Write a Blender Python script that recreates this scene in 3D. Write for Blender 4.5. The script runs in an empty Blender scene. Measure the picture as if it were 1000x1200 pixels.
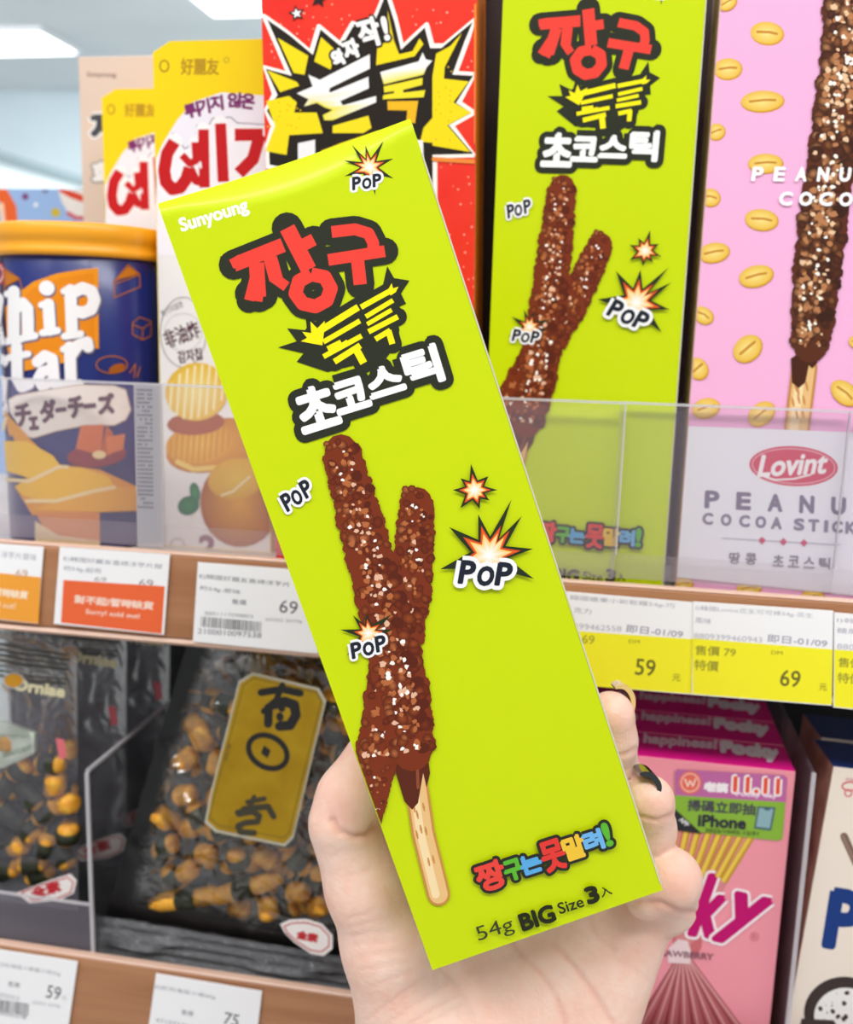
import bpy, bmesh, math, random
import numpy as np
from mathutils import Vector, Matrix, noise
from mathutils.geometry import tessellate_polygon
random.seed(7)
R = math.radians
SC = bpy.context.scene
COL = SC.collection

# ------------------------------------------------------------------ camera
F = 1150.0                                        # focal length in pixels of the 1000 x 1200 frame
def nrm(v): v = np.array(v, float); return v / np.linalg.norm(v)
_down = nrm((-182, 6300, F)); _left = np.array((-6600, -400, F), float)
_left = nrm(_left - _left.dot(_down) * _down)
EX, EZ = -_left, -_down                           # world X and Z seen from the camera (x right, y down, z forward)
EY = np.cross(EZ, EX)
CW = np.array([EX, EY, EZ])                       # camera space -> world rotation
def raydir(px, py): return CW @ np.array(((px - 500) / F, (py - 600) / F, 1.0))
YG = 0.012                                        # front plane of the cartons on the upper shelf
_a, _b = raydir(579, 330), raydir(806, 330)
DIST = 0.070 / (_b[0] / _b[1] - _a[0] / _a[1])
CAM = np.array((0.0, YG - DIST, 0.0)); FL = -1.35         # the eye is the origin of height, the floor 1.35 m below
cam = bpy.data.objects.new('camera', bpy.data.cameras.new('camera'))
COL.objects.link(cam)
cam.data.sensor_fit = 'HORIZONTAL'; cam.data.sensor_width = 36; cam.data.lens = F / 1000 * 36
cam.data.clip_start = 0.01; cam.data.clip_end = 60
_m = CW @ np.diag((1, -1, -1))
mw = Matrix(_m.tolist()).to_4x4(); mw.translation = Vector(CAM); cam.matrix_world = mw
cam.data.dof.use_dof = True; cam.data.dof.focus_distance = 0.272; cam.data.dof.aperture_fstop = 15
SC.camera = cam

# ------------------------------------------------------------------ light
SC.view_settings.view_transform = 'Standard'; SC.view_settings.look = 'None'
SC.view_settings.gamma = 1; SC.view_settings.use_curve_mapping = False
SC.view_settings.exposure = 0.1
wd = bpy.data.worlds.new('world'); SC.world = wd; wd.use_nodes = True
wd.node_tree.nodes['Background'].inputs[0].default_value = (0.93, 0.96, 1.0, 1)
wd.node_tree.nodes['Background'].inputs[1].default_value = 0.5
def area(name, loc, target, sx, sy, watts, col=(1, 1, 1)):
    l = bpy.data.lights.new(name, 'AREA'); l.shape = 'RECTANGLE'; l.size = sx; l.size_y = sy; l.energy = watts; l.color = col
    o = bpy.data.objects.new(name, l); COL.objects.link(o); o.location = loc
    o.rotation_euler = (Vector(target) - Vector(loc)).to_track_quat('-Z', 'Y').to_euler(); return o
for lx, ly, lw_ in ((-1.15, -0.8, 14), (0.0, -0.95, 17), (1.1, -0.8, 14)): area('aisle_ceiling_light', (lx, ly, 1.34), (lx * .4, 0, -0.1), 1.0, 0.3, lw_, (1, 0.98, 0.96))
for lx, ly in ((-3.2, 1.6), (-1.2, 1.6), (1.2, 1.6), (-3.4, 3.6), (-1.4, 3.6), (0.8, 3.6)): area('room_ceiling_light', (lx, ly, 1.34), (lx * 1.02, ly + .9, -1.35), 1.2, 0.6, 23, (0.93, 0.98, 1))

# ------------------------------------------------------------------ helpers
def W(px, py, Y):                                 # where the photograph's ray meets the vertical plane y = Y
    d = raydir(px, py); return Vector(CAM + d * ((Y - CAM[1]) / d[1]))
def WZ(px, py, Z):
    d = raydir(px, py); return Vector(CAM + d * ((Z - CAM[2]) / d[2]))
def P(px, py, mm):                                # a point at a measured depth in front of the camera
    return Vector(CAM + raydir(px, py) * mm * 0.001)
def lin(h):
    if isinstance(h, str):
        h = h.lstrip('#'); c = [int(h[i:i + 2], 16) / 255 for i in (0, 2, 4)]
    else: c = h
    return tuple((x / 12.92 if x <= 0.04045 else ((x + 0.055) / 1.055) ** 2.4) for x in c)
MATS = {}
def mat(name, color=None, rough=0.5, metal=0.0, alpha=1.0, coat=0.0, vary=None, scale=40, bump=0.0, bscale=200, emit=0, sss=0, trans=0, stretch=None, attr=False, spec=0.5):
    if name in MATS: return MATS[name]
    m = bpy.data.materials.new(name); m.use_nodes = True; nt = m.node_tree; N = nt.nodes; L = nt.links
    b = N['Principled BSDF']
    b.inputs['Roughness'].default_value = rough; b.inputs['Metallic'].default_value = metal
    b.inputs['Alpha'].default_value = alpha; b.inputs['Coat Weight'].default_value = coat
    b.inputs['Specular IOR Level'].default_value = spec
    b.inputs['Transmission Weight'].default_value = trans
    if coat: b.inputs['Coat Roughness'].default_value = 0.12
    if color: b.inputs['Base Color'].default_value = (*lin(color), 1)
    if emit: b.inputs['Emission Color'].default_value = (*lin(color), 1); b.inputs['Emission Strength'].default_value = emit
    if sss:
        b.inputs['Subsurface Weight'].default_value = sss; b.inputs['Subsurface Radius'].default_value = (1, 0.35, 0.2)
        b.inputs['Subsurface Scale'].default_value = 0.004
    tc = N.new('ShaderNodeTexCoord'); mp = N.new('ShaderNodeMapping'); L.new(tc.outputs['Object'], mp.inputs[0])
    if stretch: mp.inputs['Scale'].default_value = stretch
    if vary:
        n = N.new('ShaderNodeTexNoise'); n.inputs['Scale'].default_value = scale; n.inputs['Detail'].default_value = 5
        L.new(mp.outputs[0], n.inputs['Vector'])
        r = N.new('ShaderNodeValToRGB'); r.color_ramp.elements[0].position = 0.35; r.color_ramp.elements[1].position = 0.65
        r.color_ramp.elements[0].color = (*lin(color), 1); r.color_ramp.elements[1].color = (*lin(vary), 1)
        L.new(n.outputs[0], r.inputs[0]); L.new(r.outputs[0], b.inputs['Base Color'])
    if attr:
        a = N.new('ShaderNodeVertexColor'); a.layer_name = 'ink'; L.new(a.outputs[0], b.inputs['Base Color'])
    if bump:
        n2 = N.new('ShaderNodeTexNoise'); n2.inputs['Scale'].default_value = bscale; n2.inputs['Detail'].default_value = 4
        L.new(mp.outputs[0], n2.inputs['Vector'])
        bp = N.new('ShaderNodeBump'); bp.inputs['Strength'].default_value = bump; bp.inputs['Distance'].default_value = 0.001
        L.new(n2.outputs[0], bp.inputs['Height']); L.new(bp.outputs[0], b.inputs['Normal'])
    MATS[name] = m; return m
def obj(name, verts, faces, m, parent=None, matrix=None, smooth=False, cols=None):
    me = bpy.data.meshes.new(name); me.from_pydata([tuple(v) for v in verts], [], faces); me.update()
    if cols is not None:
        ca = me.color_attributes.new('ink', 'FLOAT_COLOR', 'POINT')
        ca.data.foreach_set('color', np.array([(*c, 1) for c in cols], dtype=np.float32).ravel())
    o = bpy.data.objects.new(name, me); COL.objects.link(o)
    if m: me.materials.append(m)
    if smooth: me.polygons.foreach_set('use_smooth', [True] * len(me.polygons))
    if parent is not None: o.parent = parent
    if matrix is not None: o.matrix_world = matrix if parent is None else o.matrix_world
    return o
def tag(o, label, cat=None, group=None, kind=None):
    if label: o['label'] = label
    if cat: o['category'] = cat
    if group: o['group'] = group
    if kind: o['kind'] = kind
    return o
def empty(name, loc=(0, 0, 0), M=None):
    o = bpy.data.objects.new(name, None); COL.objects.link(o); o.empty_display_size = 0.01
    if M is not None: o.matrix_world = M
    else: o.location = loc
    return o
def bm_obj(name, bm, m, parent=None, matrix=None, smooth=False):
    me = bpy.data.meshes.new(name); bm.to_mesh(me); bm.free()
    if m: me.materials.append(m)
    if smooth: me.polygons.foreach_set('use_smooth', [True] * len(me.polygons))
    o = bpy.data.objects.new(name, me); COL.objects.link(o)
    if parent is not None: o.parent = parent
    if matrix is not None: o.matrix_world = matrix
    return o
def bevel_box(sx, sy, sz, bev=0.0006, seg=2, o=(0, 0, 0)):
    bm = bmesh.new(); bmesh.ops.create_cube(bm, size=1)
    for v in bm.verts: v.co = Vector(((v.co.x + .5) * sx + o[0], (v.co.y + .5) * sy + o[1], (v.co.z + .5) * sz + o[2]))
    if bev: bmesh.ops.bevel(bm, geom=bm.edges[:], offset=bev, segments=seg, affect='EDGES', profile=0.5)
    return bm
def copy_tree(o, parent=None):
    c = o.copy(); COL.objects.link(c)
    if parent is not None: c.parent = parent
    for ch in list(o.children): copy_tree(ch, c)
    return c

# ------------------------------------------------------------------ flat print
_tc = {}
def glyphs(body):
    if body in _tc: return _tc[body]
    c = bpy.data.curves.new('t', 'FONT'); c.body = body; c.resolution_u = 3
    o = bpy.data.objects.new('t', c); COL.objects.link(o)
    dg = bpy.context.evaluated_depsgraph_get(); dg.update()
    ev = o.evaluated_get(dg); me = ev.to_mesh()
    vs = np.array([(v.co.x, v.co.y) for v in me.vertices]) if len(me.vertices) else np.zeros((1, 2))
    fs = [tuple(p.vertices) for p in me.polygons]
    ev.to_mesh_clear(); bpy.data.objects.remove(o); bpy.data.curves.remove(c)
    # merge equal points to find the real outline
    key = {}; mp = []
    for v in vs:
        k = (round(v[0], 4), round(v[1], 4)); mp.append(key.setdefault(k, len(key)))
    nv = np.array(list(key.keys())); nf = [tuple(mp[i] for i in f) for f in fs]
    cnt = {}
    for f in nf:
        for a, b in zip(f, f[1:] + f[:1]):
            if a != b: cnt[(min(a, b), max(a, b))] = cnt.get((min(a, b), max(a, b)), 0) + 1
    ed = [e for e, n in cnt.items() if n == 1]
    _tc[body] = (nv, nf, ed); return _tc[body]
class Art:
    """ink laid in thin layers on a face; drawn in photograph pixels, kept in the face's own metres"""
    def __init__(s, M=None, wrap=None, step=0.006e-3, base=0.02e-3, to=None, maxe=None, clip=None):
        s.clip = clip
        s.M = M; s.wrap = wrap; s.V = []; s.Fc = []; s.C = []; s.k = 0; s.q = 0; s.step = step; s.base = base; s.maxe = maxe
        s.to = to
        if M is not None:
            s.Mi = M.inverted(); s.o = s.Mi @ Vector(CAM)
    def pt(s, p):
        if s.to: return s.to(*p)
        d = s.Mi.to_3x3() @ Vector(raydir(*p)); o = s.o
        if not s.wrap:
            t = -o.y / d.y; q = o + d * t; return (q.x, q.z)
        r = s.wrap                                # nearest hit on the cylinder round the local z axis
        a = d.x ** 2 + d.y ** 2; b = o.x * d.x + o.y * d.y; c = o.x ** 2 + o.y ** 2 - r * r
        disc = b * b - a * c
        t = (-b - math.sqrt(max(disc, 0))) / a; q = o + d * t
        return (math.atan2(q.x, -q.y) * r, q.z)
    def tris(s, pts, tr, color, grp=None):
        """pts in pixels, tr index triples"""
        if not tr: return
        if s.maxe and grp:
            for g in grp:
                gs = set(g); mp = {v: i for i, v in enumerate(g)}; sub = [tuple(mp[v] for v in t) for t in tr if t[0] in gs]
                s.tris([pts[v] for v in g], sub, color if not isinstance(color, list) else [color[v] for v in g])
            return
        pts = [tuple(p) for p in pts]
        cols = color if isinstance(color, list) else [lin(color)] * len(pts)
        if s.maxe and not grp:
            tr = [tuple(t) for t in tr]; pts = list(pts); cols = list(cols); cache = {}
            def midp(a, b):
                k = (min(a, b), max(a, b))
                if k not in cache:
                    cache[k] = len(pts); pts.append(((pts[a][0] + pts[b][0]) / 2, (pts[a][1] + pts[b][1]) / 2))
                    cols.append(tuple((x + y) / 2 for x, y in zip(cols[a], cols[b])))
                return cache[k]
            todo = tr; done = []
            while todo:
                nx = []
                for a, b, c in todo:
                    e = [math.dist(pts[a], pts[b]), math.dist(pts[b], pts[c]), math.dist(pts[c], pts[a])]
                    if max(e) < s.maxe: done.append((a, b, c)); continue
                    i = e.index(max(e)); a, b, c = ((a, b, c), (b, c, a), (c, a, b))[i]
                    m_ = midp(a, b); nx += [(a, m_, c), (m_, b, c)]
                todo = nx
            tr = done
        n0 = len(s.V); s.q += 1
        offs = s.base + s.k * s.step + ((s.q * 0.61803399) % 1.0) * s.step * 0.75
        off = [offs] * len(pts)
        if grp:                                   # every piece of a compound shape keeps its own hair's breadth of height
            for gi, ids in enumerate(grp):
                h = s.base + s.k * s.step + (((s.q + gi) * 0.61803399) % 1.0) * s.step * 0.75
                for i in ids: off[i] = h
            s.q += len(grp)
        for i, (p, c) in enumerate(zip(pts, cols)):
            u = s.pt(p)
            if s.clip: u = (min(max(u[0], s.clip[0]), s.clip[2]), min(max(u[1], s.clip[1]), s.clip[3]))
            s.V.append((u[0], off[i], u[1])); s.C.append(c)
        s.Fc += [tuple(i + n0 for i in t) for t in tr]
    def layer(s): s.k += 1
    def poly(s, pts, color, new=True):
        if new: s.k += 1
        s.tris(pts, tessellate_polygon([[Vector((p[0], p[1], 0)) for p in pts]]), color)
    def fan(s, c, pts, cc, rc, new=True):
        if new: s.k += 1
        n = len(pts); s.tris([c] + list(pts), [(0, i + 1, (i + 1) % n + 1) for i in range(n)], [lin(cc)] + [lin(rc)] * n)
    def ell(s, cx, cy, rx, ry, color, ang=0, n=14, new=True, rim=None):
        ca, sa = math.cos(R(-ang)), math.sin(R(-ang))
        pts = [(cx + rx * math.cos(t) * ca - ry * math.sin(t) * sa, cy + rx * math.cos(t) * sa + ry * math.sin(t) * ca) for t in [2 * math.pi * i / n for i in range(n)]]
        s.fan((cx, cy), pts, color, rim or color, new)
    def ring(s, cx, cy, rx, ry, w, color, ang=0, n=28, new=True):
        ca, sa = math.cos(R(-ang)), math.sin(R(-ang)); pts = [(cx + rx * math.cos(t) * ca - ry * math.sin(t) * sa, cy + rx * math.cos(t) * sa + ry * math.sin(t) * ca) for t in [2 * math.pi * i / n for i in range(n)]]
        s.line(pts + [pts[0]], w, color, new)
    def _cap(s, p, q, w, V, T, rnd=True, Gr=None):
        dx, dy = q[0] - p[0], q[1] - p[1]; a = math.atan2(dy, dx); h = w / 2; n = len(V)
        V += [(p[0] + h * math.cos(a + math.pi / 2), p[1] + h * math.sin(a + math.pi / 2)), (p[0] + h * math.cos(a - math.pi / 2), p[1] + h * math.sin(a - math.pi / 2))]
        m_ = (8 if w > 9 else 4) if rnd else 1
        for k in range(m_ + 1): V.append((q[0] + h * math.cos(a + (k / m_ - .5) * math.pi), q[1] + h * math.sin(a + (k / m_ - .5) * math.pi)))
        m = len(V) - n; T += [(n, n + k, n + k + 1) for k in range(1, m - 1)]; g = list(range(n, n + m))
        if Gr is not None: Gr.append(g)
    def line(s, pts, w, color, new=True, rnd=True, outline=None):
        if outline:
            for ow, oc in outline: s.line(pts, w + 2 * ow, oc, True, rnd)
        if new: s.k += 1
        V, T, Gr = [], [], []
        if rnd: s._cap(pts[1], pts[0], w, V, T, True, Gr)
        for i, (p, q) in enumerate(zip(pts, pts[1:])): s._cap(p, q, w, V, T, rnd or i < len(pts) - 2, Gr)
        s.tris(V, T, color, Gr)
    def strokes(s, lst, color, outline=(), rnd=False, grow=0):
        for ow, oc in outline:
            s.k += 1
            for w, pts in lst: s.line(pts, w + 2 * ow, oc, False, True)
        s.k += 1
        for w, pts in lst: s.line(pts, w + grow, color, False, rnd)
    def text(s, body, cx, cy, w, h, color, ang=0, bold=0, outline=(), shear=0, new=True, grad=None):
        nv, nf, ed = glyphs(body)
        if not nf: return
        mn, mx = nv.min(0), nv.max(0); sp = np.maximum(mx - mn, 1e-6)
        q = (nv - mn) / sp - 0.5
        x = q[:, 0] * w + q[:, 1] * h * shear; y = q[:, 1] * h
        ca, sa = math.cos(R(ang)), math.sin(R(ang))
        pts = np.stack((cx + x * ca - y * sa, cy - (x * sa + y * ca)), 1).tolist()
        tr = []
        for f in nf:
            for i in range(1, len(f) - 1): tr.append((f[0], f[i], f[i + 1]))
        for ow, oc in outline:
            s.k += 1; V, T, Gr = [], [], []
            for a, b in ed: s._cap(pts[a], pts[b], 2 * (ow + bold), V, T, True, Gr)
            s.tris(V, T, oc, Gr); s.k += 1; s.tris(pts, tr, oc)
        if new: s.k += 1
        if bold:
            V, T, Gr = [], [], []
            for a, b in ed: s._cap(pts[a], pts[b], 2 * bold, V, T, True, Gr)
            s.tris(V, T, color, Gr); s.k += 1; s.tris(pts, tr, color)
        elif grad:
            s.tris(pts, tr, [tuple(a * (0.5 - t) + b * (0.5 + t) for a, b in zip(lin(color), lin(grad))) for t in q[:, 1]])
        else: s.tris(pts, tr, color)
    def build(s, name, parent, m=None):
        m = m or mat('printed_ink', attr=True, rough=0.42, bump=0.02, bscale=900, spec=0.25)
        if s.wrap: V = [(math.sin(x / s.wrap) * (s.wrap + o), -math.cos(x / s.wrap) * (s.wrap + o), z) for x, o, z in s.V]
        elif s.to: V = [s.place(x, o, z) for x, o, z in s.V]
        else: V = [(x, -o, z) for x, o, z in s.V]
        return obj(name, V, s.Fc, m, parent, cols=s.C)
def zc(ox, oy, sc):                               # coordinates read off an enlarged crop
    return lambda *a: [(ox + a[i] / sc, oy + a[i + 1] / sc) for i in range(0, len(a), 2)]

# ------------------------------------------------------------------ the room
BASE_U = W(700, 697, YG).z + 0.0018                        # top of the upper shelf board
RAIL_T = W(0, 636, 0).z; RAIL_B = W(0, 738, 0).z
LOW_T = W(0, 1108, 0).z
BASE_L = LOW_T - 0.016
def struct(o, m=None): o['kind'] = 'structure'; return o
def slab(name, lo, hi, m, bev=0.001, parent=None):
    o = bm_obj(name, bevel_box(hi[0] - lo[0], hi[1] - lo[1], hi[2] - lo[2], bev, 1, lo), m, parent); return o
m_ceil = mat('ceiling_paint', '#e9ebed', 0.8, vary='#e3e6e9', scale=3)
struct(slab('ceiling', (-7, -2.5, 1.40), (4, 7.5, 1.45), m_ceil))
struct(slab('floor', (-7, -2.5, FL - 0.02), (4, 7.5, FL), mat('floor_tile', '#d6d3cd', 0.4, vary='#dedbd6', scale=4)))
struct(slab('wall_back', (-7, 5.5, FL), (4, 5.6, 1.40), mat('wall_paint_pale_blue', '#dcebf2', 0.7, vary='#e4f1f6', scale=2)))

# panel lights let into the ceiling, each a thing of its own
m_panel = mat('lamp_diffuser', '#ffffff', 0.5, emit=3.0)
m_white = mat('white_enamel', '#e9eaea', 0.4)
for px, py, sx, sy, lb in ((2, 46, 0.62, 0.34, 'glowing square ceiling panel light at the far left, above the pale wall'),
                           (290, -14, 0.5, 0.5, 'glowing square ceiling panel light half hidden by the red carton')):
    c = WZ(px, py, 1.40); t = tag(empty('ceiling_light', (c.x, c.y, 1.40)), lb, 'light')
    slab('frame', (-sx / 2 - .03, -sy / 2 - .03, -0.025), (sx / 2 + .03, sy / 2 + .03, 0.0), m_white, 0.004, t)
    slab('diffuser', (-sx / 2, -sy / 2, -0.032), (sx / 2, sy / 2, -0.024), m_panel, 0.002, t)
q_ = W(0, 190, 3.0)                              # a white partition running away down the aisle, grey rail along its top
struct(slab('wall_left', (q_.x - 0.12, 1.6, FL), (q_.x, 5.5, q_.z), mat('partition_white', '#eef8fb', 0.6)))
struct(slab('trim_1', (q_.x - 0.13, 1.59, q_.z), (q_.x + 0.01, 5.5, q_.z + 0.035), mat('rail_grey', '#93a5ab', 0.5)))

# ------------------------------------------------------------------ the two shelves
m_wood = mat('wood_print_strip', '#a06a45', 0.42, vary='#b8835c', scale=60, stretch=(0.12, 1, 1.6), bump=0.05, bscale=120)
m_lip = mat('shelf_lip', '#d6b09c', 0.35, vary='#dfbca8', scale=20)
m_shelf = mat('pale_shelf_laminate', '#d9d2cd', 0.5, vary='#cfc8c3', scale=10)
XL, XR = -0.42, 0.30
def shelf(name, label, zt, zb, board, m_b):
    t = tag(empty(name, (0, 0, zb)), label, 'shelf')
    slab('board', (XL, 0.004, board - 0.018 - zb), (XR, 0.36, board - zb), m_b, 0.001, t)
    slab('price_strip', (XL, 0.0, 0.003), (XR, 0.0035, zt - zb), m_wood, 0.0005, t)
    slab('lip', (XL, -0.0008, 0), (XR, 0.004, 0.0026), m_lip, 0.0012, t)
    slab('lip', (XL, 0.0, zt - zb - 0.0002), (XR, 0.004, zt - zb + 0.0010), m_lip, 0.0006, t)
    return t
shelf('display_shelf', 'upper display shelf with wood-print price strip, carrying canister and tall cartons', RAIL_T, RAIL_B, BASE_U, m_shelf)
shelf('display_shelf', 'lower display shelf with wood-print price strip, carrying snack bags and pink cartons', LOW_T, LOW_T - 0.04, BASE_L, mat('charcoal_shelf_board', '#2b2a2a', 0.6))
m_black = mat('black_back_panel', '#0b0b0c', 0.6)
struct(slab('wall_shelf_back', (XL, 0.262, FL), (XR, 0.272, BASE_U - 0.018), m_black))

# ------------------------------------------------------------------ cartons: geometry
def carton_mesh(Wd, H, T, fold=0.0, sag=0.0035, nx=14, nz=40, bulge=0.0, cut=None):
    bm = bmesh.new(); g = []
    for j in range(nz + 1):
        row = []
        zz_ = (H - .011) * j / (nz - 18) if fold and j <= nz - 18 else (H - .011 + .011 * (j - nz + 18) / 18 if fold else j / nz * H)
        for i in range(nx + 1):
            x = i / nx * Wd; u = i / nx; v = zz_ / H
            y = -bulge * math.sin(math.pi * u) * math.sin(math.pi * v)
            if fold:
                f = fold * (0.25 + 0.75 * math.sin(math.pi * u)); d = zz_ - (H - f)
                if d > 0: y += (d / f) ** 1.6 * sag * (0.4 + .6 * math.sin(math.pi * u))
            z = zz_
            row.append(bm.verts.new((x, y, z)))
        g.append(row)
    for j in range(nz):
        for i in range(nx): bm.faces.new((g[j][i], g[j][i + 1], g[j + 1][i + 1], g[j + 1][i]))
    loop = [g[0][i] for i in range(nx + 1)] + [g[j][nx] for j in range(1, nz + 1)] + [g[nz][i] for i in range(nx - 1, -1, -1)] + [g[j][0] for j in range(nz - 1, 0, -1)]
    back = [bm.verts.new((v.co.x, T, v.co.z)) for v in loop]
    n = len(loop)
    for i in range(n): bm.faces.new((loop[i], back[i], back[(i + 1) % n], loop[(i + 1) % n]))
    for i in range(n):
        e = bm.edges.get((loop[i], loop[(i + 1) % n]));  e.smooth = False
    bm.faces.new(back[::-1]); bmesh.ops.recalc_face_normals(bm, faces=bm.faces)
    return bm
def setmat(o, m2, test):
    """a second board colour on the faces that test() picks"""
    o.data.materials.append(m2)
    for p in o.data.polygons:
        if test(p): p.material_index = len(o.data.materials) - 1

# the held carton: its pose comes from its four corners
def held_pose():
    K = np.array([[F, 0, 500], [0, F, 600], [0, 0, 1.0]]); A = []
    for (x, y), (u, v) in zip([(0, 0), (1, 0), (1, 1), (0, 1)], [(177, 239), (474, 139), (777, 1043), (507, 1137)]):
        A += [[x, y, 1, 0, 0, 0, -u * x, -u * y, -u], [0, 0, 0, x, y, 1, -v * x, -v * y, -v]]
    H = np.linalg.svd(np.array(A))[2][-1].reshape(3, 3); B = np.linalg.inv(K) @ H
    if B[2, 2] < 0: B = -B
    B *= 0.07 / np.linalg.norm(B[:, 0]); h = np.linalg.norm(B[:, 1])
    x = nrm(B[:, 0]); d = nrm(B[:, 1] - (B[:, 1] @ x) * x); y = np.cross(x, d)   # y looks away from the camera
    o = B[:, 2] + B[:, 1]
    Rm = CW @ np.array([x, y, -d]).T
    M = Matrix(Rm.tolist()).to_4x4(); M.translation = Vector(CAM + CW @ o); return M, h
MH, HH = held_pose()
TH = 0.021
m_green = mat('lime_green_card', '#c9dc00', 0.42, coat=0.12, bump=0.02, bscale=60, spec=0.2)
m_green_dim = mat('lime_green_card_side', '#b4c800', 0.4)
m_card = mat('raw_card', '#cfcab8', 0.8)

# ------------------------------------------------------------------ print of the lime green carton (drawn from the held one)
G = Art(MH, clip=(0.0004, 0.0004, 0.0696, HH - 0.0004))
Z3 = zc(160, 120, 2.5)
def zs(w, *c, Z=Z3, k=2.5): return (w / k, Z(*c))
def pop_burst(A, cx, cy, r, spikes, ang0=0, inner=0.5, flame=True):
    n = len(spikes); pts = []; p2 = []; p3 = []
    for i, s in enumerate(spikes):
        a = R(s[0] + ang0); b = R((s[0] + spikes[(i + 1) % n][0] + (360 if i == n - 1 else 0)) / 2 + ang0)
        pts += [(cx + r * s[1] * math.cos(a), cy - r * s[1] * math.sin(a)), (cx + r * inner * math.cos(b), cy - r * inner * math.sin(b))]
        p2 += [(cx + r * min(s[1], 1) * .72 * math.cos(a), cy - r * min(s[1], 1) * .72 * math.sin(a)), (cx + r * inner * .8 * math.cos(b), cy - r * inner * .8 * math.sin(b))]
        p3 += [(cx + r * min(s[1], 1) * .52 * math.cos(a), cy - r * min(s[1], 1) * .52 * math.sin(a)), (cx + r * inner * .66 * math.cos(b), cy - r * inner * .66 * math.sin(b))]
    A.fan((cx, cy), pts, '#25301a', '#25301a')
    A.fan((cx, cy), p2, '#ffb040', '#d8401c')
    A.fan((cx, cy), p3, '#ffffff', '#ffc860')
def pop_text(A, cx, cy, w, h, ang, bold=1.0, halo=3.5):
    for i, ch in enumerate('POP'):
        t = (i - 1) * w * 0.335; dy = (h * 0.10 if i == 1 else 0)
        A.text(ch, cx + t * math.cos(R(ang)) + dy * math.sin(R(ang)) * 0, cy - t * math.sin(R(ang)) + dy, w * (.27 if i == 1 else .25), h * (.62 if i == 1 else .74), '#ffffff', ang, bold, [(halo, '#f6f4f6')], 0.12)
    for i, ch in enumerate('POP'):
        t = (i - 1) * w * 0.335; dy = (h * 0.10 if i == 1 else 0)
        A.text(ch, cx + t * math.cos(R(ang)), cy - t * math.sin(R(ang)) + dy, w * (.27 if i == 1 else .25), h * (.62 if i == 1 else .74), '#1c2230', ang, bold, (), 0.12)
G.text('Sunyoung', 251, 254, 82, 20, '#f8f8ec', 17.5, 0.9)
pop_burst(G, 433, 196, 26, [(20, 1.15), (62, 1.35), (100, 1.0), (128, 1.3), (165, 1.2), (200, 1.2), (250, .5), (282, 1.3), (335, 1.2)], inner=.42)
pop_text(G, 430, 213, 36, 19, 8, .7, 3)
# the brush lettering, as strokes
red = [zs(40, 285, 476, 430, 418), zs(42, 352, 470, 358, 570), zs(36, 330, 560, 372, 566), zs(38, 392, 455, 410, 520), zs(28, 400, 512, 440, 540), zs(26, 350, 500, 330, 580),
       zs(44, 442, 368, 505, 490), zs(34, 478, 424, 520, 402), zs(38, 512, 504, 476, 524, 466, 560, 488, 590, 525, 598, 558, 580, 570, 545, 552, 512, 512, 504)]
red2 = [zs(32, 572, 380, 640, 372, 680, 384, 694, 412, 694, 440), zs(32, 562, 462, 728, 436), zs(36, 648, 462, 656, 534)]
yel = [zs(20, 520, 680, 650, 600), zs(15, 548, 702, 655, 640), zs(15, 560, 722, 600, 702), zs(15, 548, 745, 660, 684), zs(18, 608, 700, 616, 712), zs(18, 580, 760, 656, 712), zs(22, 640, 716, 666, 764),
       zs(16, 658, 600, 752, 548), zs(14, 672, 628, 752, 580), zs(13, 676, 650, 748, 608), zs(16, 680, 672, 766, 628), zs(16, 700, 694, 744, 668), zs(18, 738, 668, 750, 708)]
G.poly(Z3(415, 718, 470, 700, 442, 662, 500, 668, 496, 630, 540, 650, 600, 600, 660, 570, 720, 545, 735, 480, 755, 515, 800, 522, 775, 560, 790, 590, 765, 600, 770, 700, 700, 790, 640, 770, 560, 790, 470, 760, 490, 735), '#2a2d20')
G.strokes(yel, '#f7ea0a', [(7.5, '#2a2d20')], grow=0)
G.poly(Z3(482, 700, 500, 690, 486, 672, 512, 676, 510, 642, 530, 662, 552, 640, 550, 672, 545, 712, 512, 706), '#f7ea0a')
G.poly(Z3(735, 552, 748, 530, 752, 545, 768, 540, 760, 556, 745, 566), '#f7ea0a')
G.strokes(red + red2, '#ee4236', [(9.5, '#2a2d20')], grow=1)
G.poly(Z3(245, 452, 300, 440, 290, 500, 262, 500), '#2a2d20'); G.poly(Z3(272, 462, 300, 446, 300, 490, 284, 486), '#ee4236')
G.text('초', *Z3(528, 895)[0], 44, 47, '#f7f6f4', 18, 2.9, [(9, '#2a2d20')])
G.text('코', *Z3(628, 858)[0], 38, 34, '#f7f6f4', 17, 2.6, [(9, '#2a2d20')])
G.text('스', *Z3(728, 815)[0], 40, 30, '#f7f6f4', 17, 2.6, [(9, '#2a2d20')])
G.text('틱', *Z3(838, 775)[0], 40, 42, '#f7f6f4', 17, 2.5, [(9, '#2a2d20')])
for c_, x_, y_, w_, h_, b_ in (('초', 528, 895, 44, 47, 2.9), ('코', 628, 858, 38, 34, 2.6), ('스', 728, 815, 40, 30, 2.6), ('틱', 838, 775, 40, 42, 2.5)):
    G.text(c_, *Z3(x_, y_)[0], w_, h_, '#f7f6f4', 17, b_)
pop_text(G, 348, 580, 40, 26, 35, .9, 3.2)
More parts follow.
